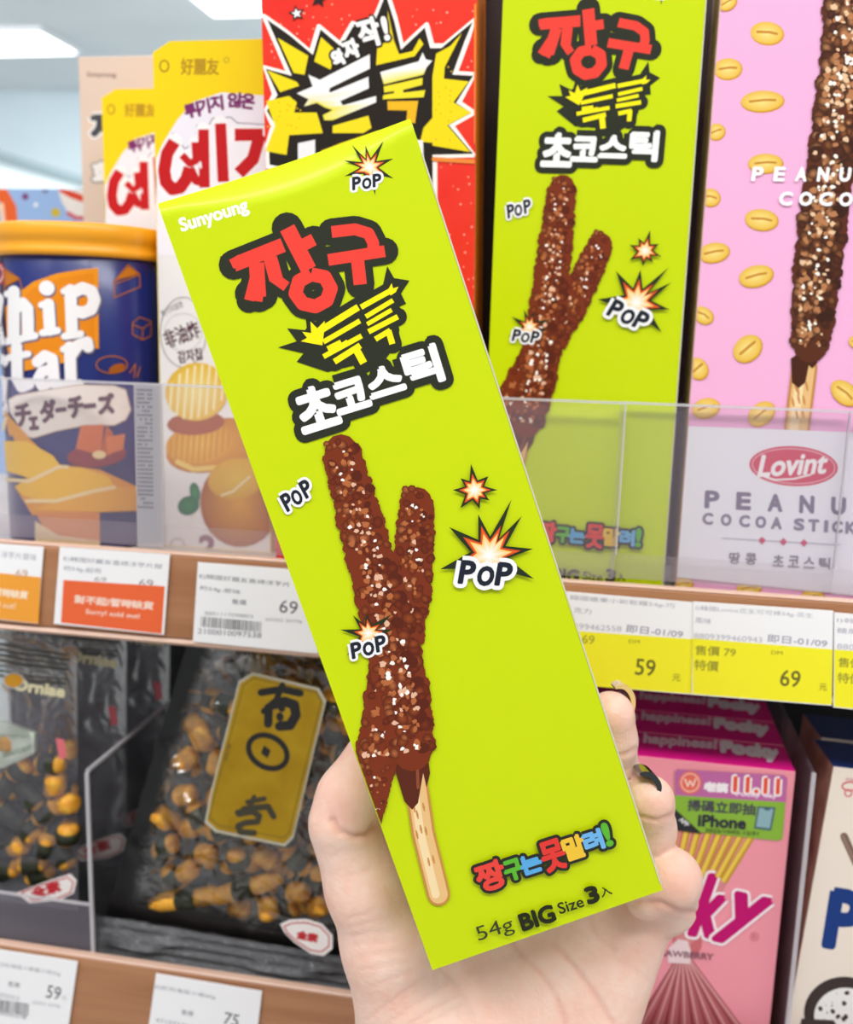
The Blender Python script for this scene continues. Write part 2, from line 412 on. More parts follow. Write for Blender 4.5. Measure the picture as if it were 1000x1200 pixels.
# the pictured nut-chocolate sticks
def nutty(A, path, wid, seed, cols=('#5a200e', '#7a3014', '#96481f', '#b5683a', '#e6b698', '#fff6ee'), den=1.0, rug=0.16):
    rs = random.Random(seed)
    P_ = [np.array(p, float) for p in path]; seg = [np.linalg.norm(b - a) for a, b in zip(P_, P_[1:])]; tot = sum(seg)
    def at(t):
        d = t * tot
        for i, l in enumerate(seg):
            if d <= l or i == len(seg) - 1:
                u = min(d / l, 1); w = wid[i] * (1 - u) + wid[i + 1] * u; e = (P_[i + 1] - P_[i]) / l
                return P_[i] * (1 - u) + P_[i + 1] * u, np.array((-e[1], e[0])), w
            d -= l
    A.layer()
    m_ = int(tot / 3.2)
    V = []
    for i in range(m_ + 1):
        c, nn, w = at(i / m_)
        A.ell(c[0], c[1], w * .46, w * .46, cols[1], n=12, new=False)
        for s_ in (-1, 1):
            r_ = w * rug * rs.uniform(.7, 1.15); q = c + nn * s_ * w * (.5 - rug * .6) * rs.uniform(.93, 1.06)
            A.ell(q[0], q[1], r_, r_ * .8, cols[1], rs.uniform(0, 180), n=8, new=False)
    dens = tot * sum(wid) / len(wid)
    for lay in range(3):
        A.layer(); A.layer()
        for _ in range(int(dens / (210 if lay < 2 else 360) * den)):
            c, nn, w = at(rs.uniform(-.045, 1)); u = rs.uniform(-.92, .92) * .5
            q = c - nn * u * w; r_ = w * rs.uniform(.085, .155); dk = u > .15
            cc = rs.choice((cols[2], cols[3], cols[1]) if not dk else (cols[1], cols[2], cols[0])); a0 = rs.uniform(0, 180)
            A.ell(q[0], q[1], r_ * 1.1, r_ * .9, cc, a0, n=7, new=False, rim=cols[0])
    for ci, num, rr, lo, hi in ((3, dens / 200, .07, -.8, .5), (4, dens / 330, .060, -.8, .6), (5, dens / 480, .048, -.65, .5)):
        A.layer()
        for _ in range(int(num * den)):
            c, nn, w = at(rs.random()); u = rs.uniform(lo, hi) * .5 * .92
            q = c - nn * u * w; r_ = w * rr * rs.uniform(.6, 1.3)
            a0 = rs.uniform(0, 360); pts = [(q[0] + r_ * rs.uniform(.45, 1.3) * math.cos(a0 + k * 1.047), q[1] + r_ * rs.uniform(.45, 1.3) * math.sin(a0 + k * 1.047)) for k in range(6)]
            A.tris(pts, [(0, 1, 2), (0, 2, 3), (0, 3, 4), (0, 4, 5)], cols[ci])
def biscuit(A, pts, w, seed=1, cols=('#c98a48', '#e8bd80', '#f3d9a8')):
    A.line(pts, w, cols[0]); A.line(pts, w * .8, cols[1]); A.line([(x - w * .12, y) for x, y in pts], w * .35, cols[2])
    rs = random.Random(seed); A.layer()
    for _ in range(10):
        i = rs.randrange(len(pts) - 1); u = rs.random(); x = pts[i][0] * (1 - u) + pts[i + 1][0] * u; y = pts[i][1] * (1 - u) + pts[i + 1][1] * u
        A.ell(x + rs.uniform(-.3, .3) * w, y, w * .05, w * .22, cols[0], 12, n=6, new=False)
nutty(G, [(489, 588), (483, 680), (470, 745), (458, 800), (446, 870), (440, 905), (441, 935)], [38, 46, 50, 52, 50, 44, 24], 3)
biscuit(G, [(486, 905), (496, 975), (514, 1047)], 27)
G.poly([(466, 880), (500, 872), (504, 905), (500, 922), (496, 905), (490, 940), (483, 948), (474, 938), (464, 905)], '#5a2413')
G.line([(489, 893), (490, 922)], 3.5, '#8c4a30')
nutty(G, [(400, 528), (425, 620), (444, 690), (462, 760), (474, 820), (483, 880)], [42, 50, 54, 58, 58, 50], 4)
G.poly([(440, 968), (428, 925), (432, 900), (462, 905), (452, 940)], '#6e3118'); nutty(G, [(445, 900), (444, 950)], [34, 14], 9)
pop_burst(G, 432, 742, 24, [(10, 1.2), (40, 1.5), (95, 1.0), (130, 1.2), (172, 1.4), (225, 1.5), (300, .6)], inner=.45)
pop_text(G, 432, 757, 44, 23, 15, .9, 3)
pop_burst(G, 556, 574, 27, [(0, 1.0), (45, .85), (98, 1.15), (140, .8), (180, .95), (232, 1.0), (285, .85), (325, .8)], inner=.44)
pop_burst(G, 573, 650, 52, [(8, 1.0), (50, 1.15), (68, 1.35), (105, .95), (145, 1.1), (196, 1.15), (255, .8), (285, .75), (332, 1.15)], inner=.42)
pop_text(G, 569, 671, 64, 34, -3, 1.4, 5)
ZS = zc(400, 700, 2.5)
for ch, x, y, w, h, c_ in (('짱', 437, 811, 32, 31, '#e8463c'), ('구', 503, 793, 20, 22, '#5cb531'), ('는', 554, 776, 23, 20, '#5aa9e0'), ('못', 619, 751, 26, 34, '#e23a34'), ('말', 680, 728, 24, 25, '#f0c33a'), ('려', 736, 708, 21, 22, '#6fb3e6'), ('!', 776, 690, 6, 26, '#5cb531')):
    (qx, qy), = ZS(x, y); G.text(ch, qx, qy, w, h, c_, 18, 1.6, [(3.6, '#2a2b22')])
for ch, x, y, w, h, c_ in (('짱', 437, 811, 32, 31, '#e8463c'), ('구', 503, 793, 20, 22, '#5cb531'), ('는', 554, 776, 23, 20, '#5aa9e0'), ('못', 619, 751, 26, 34, '#e23a34'), ('말', 680, 728, 24, 25, '#f0c33a'), ('려', 736, 708, 21, 22, '#6fb3e6'), ('!', 776, 690, 6, 26, '#5cb531')):
    (qx, qy), = ZS(x, y); G.text(ch, qx, qy, w, h, c_, 18, 1.6)
G.text('54g', 580, 1088, 44, 22, '#3b4020', 18)
G.text('BIG', 629, 1073, 40, 19, '#22260f', 18, 1.3); G.text('Size', 668, 1058, 30, 13, '#2c3016', 18, .35)
G.text('3', 693, 1046, 13, 18, '#22260f', 18, 1.6); G.text('入', 709, 1042, 13, 11, '#2c3016', 18, .3)

def lime_carton(M, label, group=None):
    b = bm_obj('snack_carton', carton_mesh(0.07, HH, TH, fold=0.0095, sag=.0045), m_green, matrix=M)
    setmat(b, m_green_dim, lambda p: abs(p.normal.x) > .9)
    for p in b.data.polygons: p.use_smooth = len(p.vertices) == 4 and abs(p.normal.y) > .3
    tag(b, label, 'box'); return b
held = lime_carton(MH, 'tilted lime green carton of nutty chocolate sticks, held in the hand')
G.build('printed_artwork', held)
bm_ = bevel_box(0.0004, 0.0004, HH - 0.012, 0, 1, (0.0698, -0.0002, 0.002)); bm_obj('card_edge', bm_, m_card, held)
xg = W(583, 170, YG).x
shelf_green = copy_tree(held)
shelf_green.matrix_world = Matrix.Translation((xg, YG, BASE_U))
shelf_green['label'] = 'lime green carton standing upright on the upper shelf beside the pink carton'

# ------------------------------------------------------------------ other cartons of the upper shelf
def carton(label, x0, Y, z0, Wd, H, T, m_front, m_side=None, top=None, name='snack_carton', rot=None):
    M = Matrix.Translation((x0, Y, z0))
    if rot is not None: M = M @ rot
    b = bm_obj(name, bevel_box(Wd, T, H, 0.0005, 2), m_front, matrix=M)
    if m_side: setmat(b, m_side, lambda p: abs(p.normal.x) > .6)
    if top: setmat(b, top, lambda p: p.normal.z > .6)
    tag(b, label, 'box'); b['_M'] = 1; del b['_M']
    return b, M
# red carton
xr0, xr1 = W(307, 100, YG).x, W(557, 100, YG).x
m_red = mat('red_card', '#ea2a1e', 0.38, coat=0.15, vary='#ee3a24', scale=30, spec=0.3); m_orange = mat('orange_card_side', '#e07a22', 0.4)
zt = 0.150
redb, MR = carton('red carton with a black and yellow starburst, left of the upright green carton', xr0, YG, BASE_U, xr1 - xr0, zt - BASE_U, 0.021, m_red, m_orange, rot=Matrix.Translation((0.0056, 0, 0)) @ Matrix.Rotation(R(-1.6), 4, 'Y'))
A = Art(MR, clip=(0.0003, 0.0003, xr1 - xr0 - .0003, zt - BASE_U - .0003)); Z4 = zc(300, 0, 3.3333)
star = Z4(30, 62, 120, 125, 215, 205, 246, 102, 330, 172, 378, 90, 400, 100, 470, 60, 510, -40, 545, 70, 572, 185, 625, 135, 668, 95, 690, 178, 735, 178, 862, 72, 830, 150, 780, 285, 864, 290, 795, 400, 858, 440, 765, 490, 864, 606, 700, 610, 700, 900, 640, 900, 590, 700, 300, 700, 40, 650, 36, 570, 66, 492, 28, 432, 72, 368, 24, 262, 130, 290)
A.layer()
rs = random.Random(5)
for _ in range(240):
    x, y = rs.uniform(305, 560), rs.uniform(0, 400); r_ = rs.uniform(.7, 1.5)
    A.ell(x, y, r_, r_, '#f9a790', n=6, new=False)
A.line(star + [star[0]], 5, '#fff6ee'); A.poly(star, '#fff6ee')
A.poly([(p[0] + (430 - p[0]) * .035, p[1] + (110 - p[1]) * .035 + 1) for p in star], '#241c16')
for pl in ((85, 148, 205, 218, 190, 292, 148, 285), (255, 145, 310, 195, 292, 272, 228, 240), (45, 275, 160, 320, 170, 335, 95, 360), (40, 395, 130, 375, 160, 400, 150, 440, 238, 440, 262, 520, 130, 528, 120, 605, 38, 590, 75, 490),
           (515, 40, 540, 160, 560, 212, 612, 200, 640, 150, 655, 172, 620, 220, 470, 255, 475, 180, 520, 160), (805, 130, 738, 262, 735, 308, 832, 318, 772, 400, 842, 440, 748, 490, 838, 594, 640, 560, 655, 500, 690, 460, 690, 300, 705, 210, 760, 180), (255, 590, 330, 560, 480, 510, 480, 700, 260, 700)):
    A.poly(Z4(*pl), '#f4da12')
    xs, ys = pl[0::2], pl[1::2]
A.layer()
for _ in range(260):
    x, y = rs.uniform(40, 840), rs.uniform(140, 600)
    if (x < 240 and 390 < y < 590) or (x > 700 and 250 < y < 560): (qx, qy), = Z4(x, y); A.ell(qx, qy, 1.1, 1.1, '#e2b412', n=6, new=False) if (x < 215 and y < 520) or (700 < x < 770) else None
sil = [(20 / 3.3, Z4(210, 350, 440, 250)), (20 / 3.3, Z4(240, 390, 440, 325))]
A.poly(Z4(160, 365, 222, 338, 205, 292, 250, 312, 445, 212, 446, 268, 288, 345, 290, 362, 440, 300, 442, 345, 330, 395, 340, 412, 470, 375, 470, 400, 300, 470, 268, 470, 262, 450, 300, 430, 270, 420, 238, 402, 188, 416, 206, 388), [lin('#f6f3f2')] * 14 + [lin('#f2e24a')] * 6 + [lin('#f0e6c0')] * 4)
A.poly(Z4(300, 492, 440, 452, 452, 500, 420, 520, 300, 520), '#f4dc1c')
A.line(Z4(288, 356, 440, 290), 1.6, '#241c16'); A.line(Z4(345, 405, 442, 362), 1.6, '#241c16')
A.poly(Z4(486, 282, 636, 240, 652, 205, 664, 232, 690, 238, 668, 262, 655, 292, 500, 330), [lin('#f7f4f2')] * 6 + [lin('#f2e24a')] * 2)
A.poly(Z4(500, 338, 652, 304, 650, 332, 575, 352, 576, 362, 662, 352, 656, 380, 496, 388, 498, 372, 540, 364, 540, 356, 502, 362), '#f3e02c')
A.poly(Z4(514, 396, 634, 394, 622, 482, 588, 476, 592, 432, 516, 430), '#f2b81e')
for ch, x, y, w, h, a in (('와', 322, 225, 44, 58, 24), ('자', 372, 192, 56, 70, 20), ('작', 443, 128, 78, 108, 16), ('!', 506, 112, 14, 88, 12)):
    (qx, qy), = Z4(x, y); A.text(ch, qx, qy, w / 3.33, h / 3.33, '#f8f5f4', a, 1.6, [(2.4, '#241c16')])
A.poly(Z4(150, 545, 245, 530, 245, 620, 150, 620), '#241c16'); A.poly(Z4(165, 560, 232, 546, 232, 640, 165, 640), '#efecef')
A.poly(Z4(612, 552, 690, 558, 690, 800, 640, 800), '#241c16'); A.poly(Z4(626, 545, 654, 550, 656, 645, 640, 645), '#efecef')
A.line(Z4(695, 622, 858, 632), 5, '#f08a3a'); A.line(Z4(858, 20, 858, 560), 3, '#f28a34')
def star5(A, cx, cy, r, c1, c2, a0=18):
    for k, c in ((1.0, c1), (.62, c2)):
        A.poly([(cx + r * k * (1 if i % 2 == 0 else .45) * math.cos(R(a0 + i * 36)), cy - r * k * (1 if i % 2 == 0 else .45) * math.sin(R(a0 + i * 36))) for i in range(10)], c)
star5(A, 348, 16, 10, '#2a2020', '#f6f2f2', 30); star5(A, 374, -1, 11, '#2a2020', '#2a2020', 10)
A.build('printed_artwork', redb)
# its neighbour one place further back
redc = copy_tree(redb); redc.location = (W(575, 100, YG + 0.026).x - (xr1 - xr0) + 0.0005, YG + 0.026, BASE_U); redc['label'] = 'second red carton, only its right edge showing behind the red starburst carton'
# yellow crisps cartons
YY = YG + 0.024
xy0, xy1, zy = W(182, 200, YY).x, W(182, 200, YY).x + 0.050, W(205, 48, YY).z
m_yel = mat('yellow_card', '#f6d400', 0.38, coat=0.15, spec=0.3)
def crisp_carton(M, label):
    Wd, H, T, c = xy1 - xy0, zy - BASE_U, 0.024, 0.0075
    out = [(0, 0), (Wd, 0), (Wd, H), (c, H), (0, H - c * .55)]
    V = [(x, 0, z) for x, z in out] + [(x, T, z) for x, z in out]; n = len(out)
    o = obj('crisps_carton', V, [tuple(range(n)), tuple(range(2 * n - 1, n - 1, -1))] + [(i, i + n, (i + 1) % n + n, (i + 1) % n) for i in range(n)], m_yel, matrix=M)
    return tag(o, label, 'box')
MY = Matrix.Translation((xy0, YY, BASE_U))
yb = crisp_carton(MY, 'larger yellow and white potato crisps carton directly behind the canister and the held box')
A = Art(MY, clip=(0.0003, 0.0003, xy1 - xy0 - .0003, zy - BASE_U - .0003)); Z1 = zc(0, 0, 3.0); Z2 = zc(0, 250, 3.0); Z6 = zc(180, 420, 4.615)
A.poly([(150, 292), (188, 292), (260, 282), (500, 275), (500, 760), (150, 760)], '#efecea')
A.poly(Z1(552, 860, 548, 560, 575, 500, 625, 420, 680, 358, 780, 325, 930, 336, 1000, 360, 1000, 860), '#efeaf4')
A.text('好麗友', *Z1(703, 234)[0], 44, 19, '#b88f1c', 0, .5); A.ring(*Z1(578, 232)[0], 5, 6.5, 1.5, '#8a6a20'); A.ring(*Z1(797, 211)[0], 3, 3, .8, '#b8962a')
for ch, x, y, a, sz in (('튀', 675, 388, 14, 52), ('기', 717, 374, 10, 40), ('지', 762, 362, 6, 44), ('않', 828, 352, -2, 52), ('은', 873, 356, -8, 44)): A.text(ch, *Z1(x, y)[0], sz / 3.1, 52 / 3.1, '#7c2a6a', a, .9)
edge_ = Z1(550, 720, 552, 600, 575, 520, 608, 470, 650, 526, 690, 500, 694, 442, 740, 436, 748, 418, 812, 414, 834, 434, 940, 440)
A.line(edge_, 2, '#5a5668'); A.poly(edge_ + Z1(940, 900, 550, 900), '#f3eff6')
rd_ = [zs(w, *c, Z=Z1, k=3.0) for w, c in ((44, (614, 498, 588, 540, 578, 600, 584, 640, 606, 665, 634, 660, 655, 630, 668, 590)), (26, (640, 545, 668, 575, 700, 560)), (34, (690, 500, 694, 560)), (30, (668, 590, 690, 636, 716, 640)), (38, (716, 455, 720, 660)), (40, (776, 434, 786, 640)), (44, (826, 474, 925, 474)), (44, (915, 474, 890, 560, 840, 610)))]
A.strokes(rd_, '#c4171c', [(2.3, '#faf4f6')])
A.line(Z1(704, 572, 706, 588), 3, '#f3eff6')
A.ring(*Z2(645, 418)[0], 27, 41, 1.0, '#8d8684'); A.ring(*Z2(645, 418)[0], 22, 22, .5, '#b5aeac')
A.text('非油炸', *Z2(640, 425)[0], 42, 21, '#5e3a48', 20, .4); A.text('감자칩', *Z2(668, 500)[0], 28, 14, '#5e3a48', 10, .3); A.text('튀기지않은', *Z2(606, 335)[0], 28, 8, '#7b7474', 28, 0)
def crisp(A, cx, cy, rx, ry, ang, cols, n=9):
    A.ell(cx, cy, rx, ry, cols[0], ang, n=22, rim=cols[1]); A.layer()
    ca, sa = math.cos(R(ang)), math.sin(R(ang))
    for i in range(n):
        u = (i + .5) / n * 2 - 1; h = math.sqrt(1 - u * u) * ry * .92; x = u * rx * .95
        p = [(cx + x * ca + y * sa, cy - x * sa + y * ca) for y in (-h, h)]
        p = [(p[0][0] + h * .25, p[0][1]), (p[1][0] - h * .25, p[1][1])]
        A.line(p, rx / n * .55, cols[2], False)
A.ell(*Z6(330, 470)[0], 58, 30, '#e2a524', 14, n=22, rim='#c98218'); crisp(A, *Z6(250, 460)[0], 40, 24, 10, ('#e9b53a', '#dc9c20', '#c98a22'), 11)
A.ell(*Z6(230, 350)[0], 34, 14, '#a85a30', 4, n=18); crisp(A, *Z6(235, 180)[0], 37, 34, 10, ('#f3dc8c', '#e8bb3c', '#f8ecb8'), 8)
A.line(Z6(130, 560, 220, 600, 330, 590), 6, '#f0cc6a')
A.ell(*Z6(470, 780)[0], 47, 52, '#e0a21a', 0, n=26, rim='#a85f12'); A.ell(*Z6(450, 650)[0], 34, 24, '#e9c23a', 10, n=20, rim='#d9a51e'); A.line(Z6(370, 740, 430, 720, 520, 640), 2.5, '#f0e2b4')
A.ell(*Z6(190, 795)[0], 13, 11, '#2f8a4a', 25, n=14, rim='#1f6a3a'); A.ell(*Z6(225, 725)[0], 6, 12, '#3a9a58', 10, n=12, rim='#1f6a3a')
A.text('2', *Z6(292, 1020)[0], 17, 26, '#8c5a6a', 0, 1.6); A.text('만 더', *Z6(400, 1055)[0], 26, 9, '#8c6a74', -4, .3); A.ring(*Z6(130, 1010)[0], 8, 8, 1.2, '#b7a0aa')
A.build('printed_artwork', yb)
Y2 = YY + 0.075
yb2 = copy_tree(yb); yb2.location = (W(123, 250, Y2).x, Y2, BASE_U); yb2['label'] = 'yellow crisps carton further back, between the beige box and the larger yellow one'
# beige carton
YB = YY + 0.11
m_beige = mat('beige_card', '#dcc4b4', 0.5)
xb = W(94, 150, YB).x; zb = W(120, 66, YB).z
bb, MB_ = carton('beige carton standing at the back, its left edge against the bright ceiling', xb, YB, BASE_U, 0.075, zb - BASE_U, 0.022, m_beige)
A = Art(MB_, clip=(0.0003, 0.0003, .0745, zb - BASE_U - .0003))
A.text('Sunyoung', 119, 88, 34, 7, '#8a6f66', -1, .2)
A.text('재', 124, 148, 32, 32, '#46464c', 4, 2.6, [(2.2, '#f6f2f2'), ]); A.text('화', 122, 203, 24, 24, '#f2eeee', 2, 2.2, [(1.6, '#6a6668')])
A.build('printed_artwork', bb)
# blue patterned carton on the far side
YF = 0.20
m_blue = mat('powder_blue_card', '#94b2dc', 0.5)
z1 = W(40, 221, YF).z; xf = W(102, 240, YF).x
fb, MF = carton('powder blue carton with orange swirls and confetti dots, behind the canister lid', xf - 0.12, YF, BASE_U, 0.12, z1 - BASE_U, 0.06, m_blue)
A = Art(MF, clip=(0.0003, 0.0003, .1197, z1 - BASE_U - .0003)); Zb = zc(0, 180, 5.0)
A.line(Zb(-90, 240, 10, 230, 60, 320, 70, 460), 15, '#e2622c'); A.line(Zb(-40, 330, 10, 300, 20, 400, 10, 460), 5, '#f2c9a8')
A.poly(Zb(340, 200, 500, 200, 500, 400, 420, 380, 360, 280), '#e6ded6'); A.line(Zb(360, 205, 420, 240, 500, 270), 8, '#d8452a'); A.line(Zb(400, 350, 440, 375, 500, 380), 5, '#c8606a')
for x, y, r_, c_ in ((148, 252, 4, '#7a3f74'), (327, 345, 5.4, '#c9b02c'), (265, 214, 4, '#7a7fa8'), (210, 300, 2.5, '#f0f0f0')): A.ell(*Zb(x, y)[0], r_, r_, c_, n=12)
A.build('printed_artwork', fb)
# pink carton
m_pink = mat('pink_card', '#f5b4dc', 0.38, coat=0.12, spec=0.3); m_cream = mat('speckled_side_card', '#cfa98c', 0.5, vary='#e3c4a4', scale=220)
xp = W(819, 330, YG).x
pb, MP = carton('pink carton with a nut-chocolate stick and peanuts, rightmost on the upper shelf', xp, YG, BASE_U, 0.092, zt - BASE_U, 0.03, m_pink, m_cream)
A = Art(MP, clip=(0.0003, 0.0003, .0917, zt - BASE_U - .0003)); Z7 = zc(780, 0, 3.636); Z8 = zc(780, 330, 3.077)
def peanut(A, x, y, rx, ry, a):
    A.ell(x + .8, y + 1.0, rx, ry, '#d79a2c', a, n=16); A.ell(x, y, rx * .96, ry * .93, '#f7e08a', a, n=16, rim='#e9bb48'); ca, sa = math.cos(R(a)), math.sin(R(a))
    A.line([(x - rx * .55 * ca, y + rx * .55 * sa), (x + rx * .1 * ca + 1, y - rx * .1 * sa - 1), (x + rx * .6 * ca, y - rx * .6 * sa)], ry * .2, '#c8872a')
for x, y, rx, ry, a in ((432, 140, 20, 14, -6), (265, 292, 17, 13, 4), (412, 430, 26, 13, 3), (215, 560, 11, 10, 20), (425, 695, 21, 12, 2), (190, 840, 12, 11, -10), (408, 935, 20, 13, -6), (205, 1075, 19, 12, 10), (385, 1175, 21, 13, 14), (262, 10, 12, 9, 30)): A_ = Z7(x, y)[0]; peanut(A, *A_, rx, ry, a)
for x, y, rx, ry, a in ((135, 120, 13, 10, -30), (295, 240, 19, 15, 40), (115, 312, 12, 14, 40), (145, 455, 17, 12, 16), (345, 475, 18, 13, 38), (645, 400, 19, 13, -40), (690, 215, 10, 8, 0), (300, 1105, 15, 9, 5), (530, 1135, 14, 9, 0), (60, 1090, 13, 8, 5)): A_ = Z8(x, y)[0]; peanut(A, *A_, rx, ry, a)
biscuit(A, [(943, 430), (938, 470), (934, 503)], 30)
A.poly([(927, 420), (958, 400), (958, 425), (952, 432), (948, 428), (944, 448), (936, 455), (928, 448)], '#4a2212')
nutty(A, [(1004, -60), (996, 60), (978, 170), (966, 250), (957, 330), (950, 405)], [66, 62, 56, 54, 52, 44], 21, ('#3a1c10', '#5a2c18', '#8f5630', '#b87c50', '#e9c39c', '#fff8ec'), 1.3)
for i, ch in enumerate('PEANUT'): A.text(ch, 888 + i * 25.6, 204 + i * .2, 11.5, 15, '#fbf8fb', -1, 1.1, shear=.12)
for i, ch in enumerate('COCOA'): A.text(ch, 921 + i * 23.4, 233 + i * .3, 14, 14.5, '#fbf8fb', -1, 1.1, shear=.1)
A.poly([(806, 499), (1120, 511), (1105, 707), (793, 676)], '#f1eef6')
A.ell(930, 546, 52, 23.5, '#d8405c', -3, n=32); A.ring(930, 546, 48.5, 20.5, .9, '#f4c6cf', -3)
A.text('Lovint', 930, 544, 78, 24, '#fbf6f8', 3, 1.0, shear=.28); A.line([(890, 556), (908, 562), (930, 561), (950, 556)], 2, '#fbf6f8')
for i, ch in enumerate('PEANUT'): A.text(ch, 834.5 + i * 37, 585 + i * 1.9, 15, 18.5, '#7d748c', -2.5, 1.3)
for x, ch in zip((829.5, 851, 872.5, 891.5, 910, 936.5, 953.5, 968, 981, 997, 1014), 'COCOASTICKS'): A.text(ch, x, 607.5 + (x - 829) * .062, 11 if ch != 'I' else 3, 12.5, '#8a8198', -2.5, .9)
A.line([(846, 630), (985, 638)], .8, '#b7aebf')
for x in (893, 918, 942): y = 630.3 + (x - 850) * .058; A.poly([(x - 4.5, y), (x, y - 4.5), (x + 4.5, y), (x, y + 4.5)], '#d2476a')
for x, ch in zip((861, 880, 912, 930, 948, 966), '땅콩초코스틱'): A.text(ch, x, 653 + (x - 855) * .06, 12.5, 13, '#8a8290', -2.5, .3)
A.build('printed_artwork', pb)

# ------------------------------------------------------------------ the canister
RC = 0.0355
m_navy = mat('navy_can_print', '#14246f', 0.3, coat=0.3, spec=0.4); m_lid = mat('orange_lid_plastic', '#f7a81c', 0.38, spec=0.5)
YC = YG + RC + 0.001
tp = W(186, 450, YC - 0.004); CX = tp.x - RC * 1.0
zlb, zlt = W(90, 299, YC - RC).z, W(90, 259, YC - RC).z
MC = Matrix.Translation((CX, YC, BASE_U))
def lathe(name, prof, m, parent=None, matrix=None, n=72):
    V = []; Fs = []
    for r_, z in prof: V += [(r_ * math.cos(2 * math.pi * i / n), r_ * math.sin(2 * math.pi * i / n), z) for i in range(n)]
    for j in range(len(prof) - 1):
        for i in range(n): Fs.append((j * n + i, j * n + (i + 1) % n, (j + 1) * n + (i + 1) % n, (j + 1) * n + i))
    Fs.append(tuple(range(n - 1, -1, -1))); Fs.append(tuple((len(prof) - 1) * n + i for i in range(n)))
    return obj(name, V, Fs, m, parent, matrix, smooth=True)
can = lathe('crisps_canister', [(RC - .001, 0), (RC, .001), (RC, zlb - BASE_U + .002), (RC - .001, zlb - BASE_U + .003)], m_navy, matrix=MC)
tag(can, 'blue crisps canister with an orange plastic lid and cheese artwork, leftmost on the upper shelf', 'canister')
h0 = zlb - BASE_U; h1 = zlt - BASE_U; rl = RC + .0016
lathe('lid', [(rl - .0008, h0), (rl + .0004, h0 + .0006), (rl + .0004, h0 + .0026), (rl - .0002, h0 + .0034), (rl - .0002, h0 + .0062), (rl + .0006, h0 + .0072), (rl + .0006, h1 - .0012), (rl - .0006, h1), (rl - .003, h1 + .0001), (rl - .0035, h1 - .001), (.001, h1 - .001)], m_lid, can)
A = Art(MC, wrap=RC, maxe=6, step=.022e-3, base=.04e-3)
A.poly(Z2(-200, 150, 12, 150, 22, 400, 30, 600, 22, 1100, -200, 1100), '#2a1440')
A.ell(*Z2(-6, 212)[0], 9, 14, '#d22a34', 0, n=18); A.ring(*Z2(-6, 212)[0], 6, 10, 1.2, '#f2d8dc')
for g in ((12, 190, 70, 230, 80, 275, 20, 300, 12, 190), (70, 232, 20, 258), (400, 240, 450, 180, 490, 215, 492, 258, 402, 296, 400, 240), (400, 250, 490, 215), (465, 385, 490, 365, 530, 380, 530, 430, 500, 445, 465, 425, 465, 385), (465, 392, 500, 405, 530, 385), (500, 405, 500, 445), (455, 560, 475, 530, 470, 575), (480, 575, 492, 540)):
    A.line(Z2(*g), 1.3, '#b86a20')
A.poly(Z2(405, 236, 450, 186, 486, 213), '#c87416'); A.poly(Z2(20, 200, 70, 230, 22, 256), '#c87416'); A.ring(*Z2(392, 532)[0], 18, 10, 1.3, '#b86a20'); A.ell(*Z2(410, 545)[0], 10, 5, '#a85a18', 20)
A.poly(Z2(22, 330, 60, 285, 120, 240, 200, 212, 280, 198, 345, 192, 347, 475, 250, 478, 250, 520, 60, 560, 30, 480), '#f0951a')
A.poly(Z2(40, 340, 120, 262, 220, 226, 330, 210, 332, 462, 240, 468, 60, 520), '#e98a14')
serif = [(26, (52, 275, 52, 440)), (12, (28, 284, 52, 276)), (14, (26, 450, 78, 442)), (26, (52, 340, 82, 316, 100, 336, 102, 425)), (14, (84, 438, 126, 430)),
         (26, (172, 320, 178, 410)), (13, (148, 322, 172, 316)), (14, (152, 420, 204, 412)), (34, (165, 262, 168, 264)),
         (26, (248, 270, 254, 420)), (13, (226, 274, 248, 266)), (14, (228, 432, 284, 424)), (26, (252, 282, 290, 262, 322, 274, 332, 305, 320, 338, 290, 350, 262, 342)),
         (24, (62, 470, 64, 580, 80, 610, 104, 600)), (13, (34, 508, 102, 494)), (24, (134, 522, 160, 500, 186, 512, 192, 590, 206, 606)), (22, (188, 548, 150, 556, 136, 582, 150, 606, 184, 592)),
         (25, (246, 470, 250, 590)), (13, (224, 478, 246, 468)), (14, (226, 604, 282, 596)), (24, (250, 500, 276, 462, 306, 452, 310, 470)),
         (26, (-4, 300, -14, 380, 0, 450)), (24, (4, 510, 14, 520)), (24, (10, 590, 6, 650, 14, 690))]
ser = [zs(w, *c, Z=Z2, k=3.0) for w, c in ((w_ * 1.32, c_) for w_, c_ in serif)]
A.layer(); A.layer()
for w, p in ser: A.line([(x + 1.4, y + 1.6) for x, y in p], w + 3.6, '#6e6680', False)
A.layer(); A.layer()
for w, p in ser: A.line(p, w + 2.4, '#f6f3f4', False)
A.poly(Z2(34, 655, 60, 640, 160, 622, 280, 602, 400, 605, 440, 620, 458, 690, 440, 725, 400, 745, 300, 745, 200, 765, 120, 790, 84, 780, 60, 730, 40, 700), '#efe4da')
A.line(Z2(34, 655, 60, 640, 160, 622, 280, 602, 400, 605, 440, 620, 458, 690, 440, 725, 400, 745, 300, 745, 200, 765, 120, 790), 1.2, '#c0a890')
for ch, x, y, w, h in zip('チェダーチーズ', (85, 122, 172, 216, 268, 316, 372), (708, 738, 694, 690, 680, 676, 668), (50, 26, 50, 30, 48, 34, 52), (74, 40, 74, 8, 70, 8, 66)): A.text(ch, *Z2(x, y)[0], w / 3, h / 3, '#5c3440', 6, 1.5)
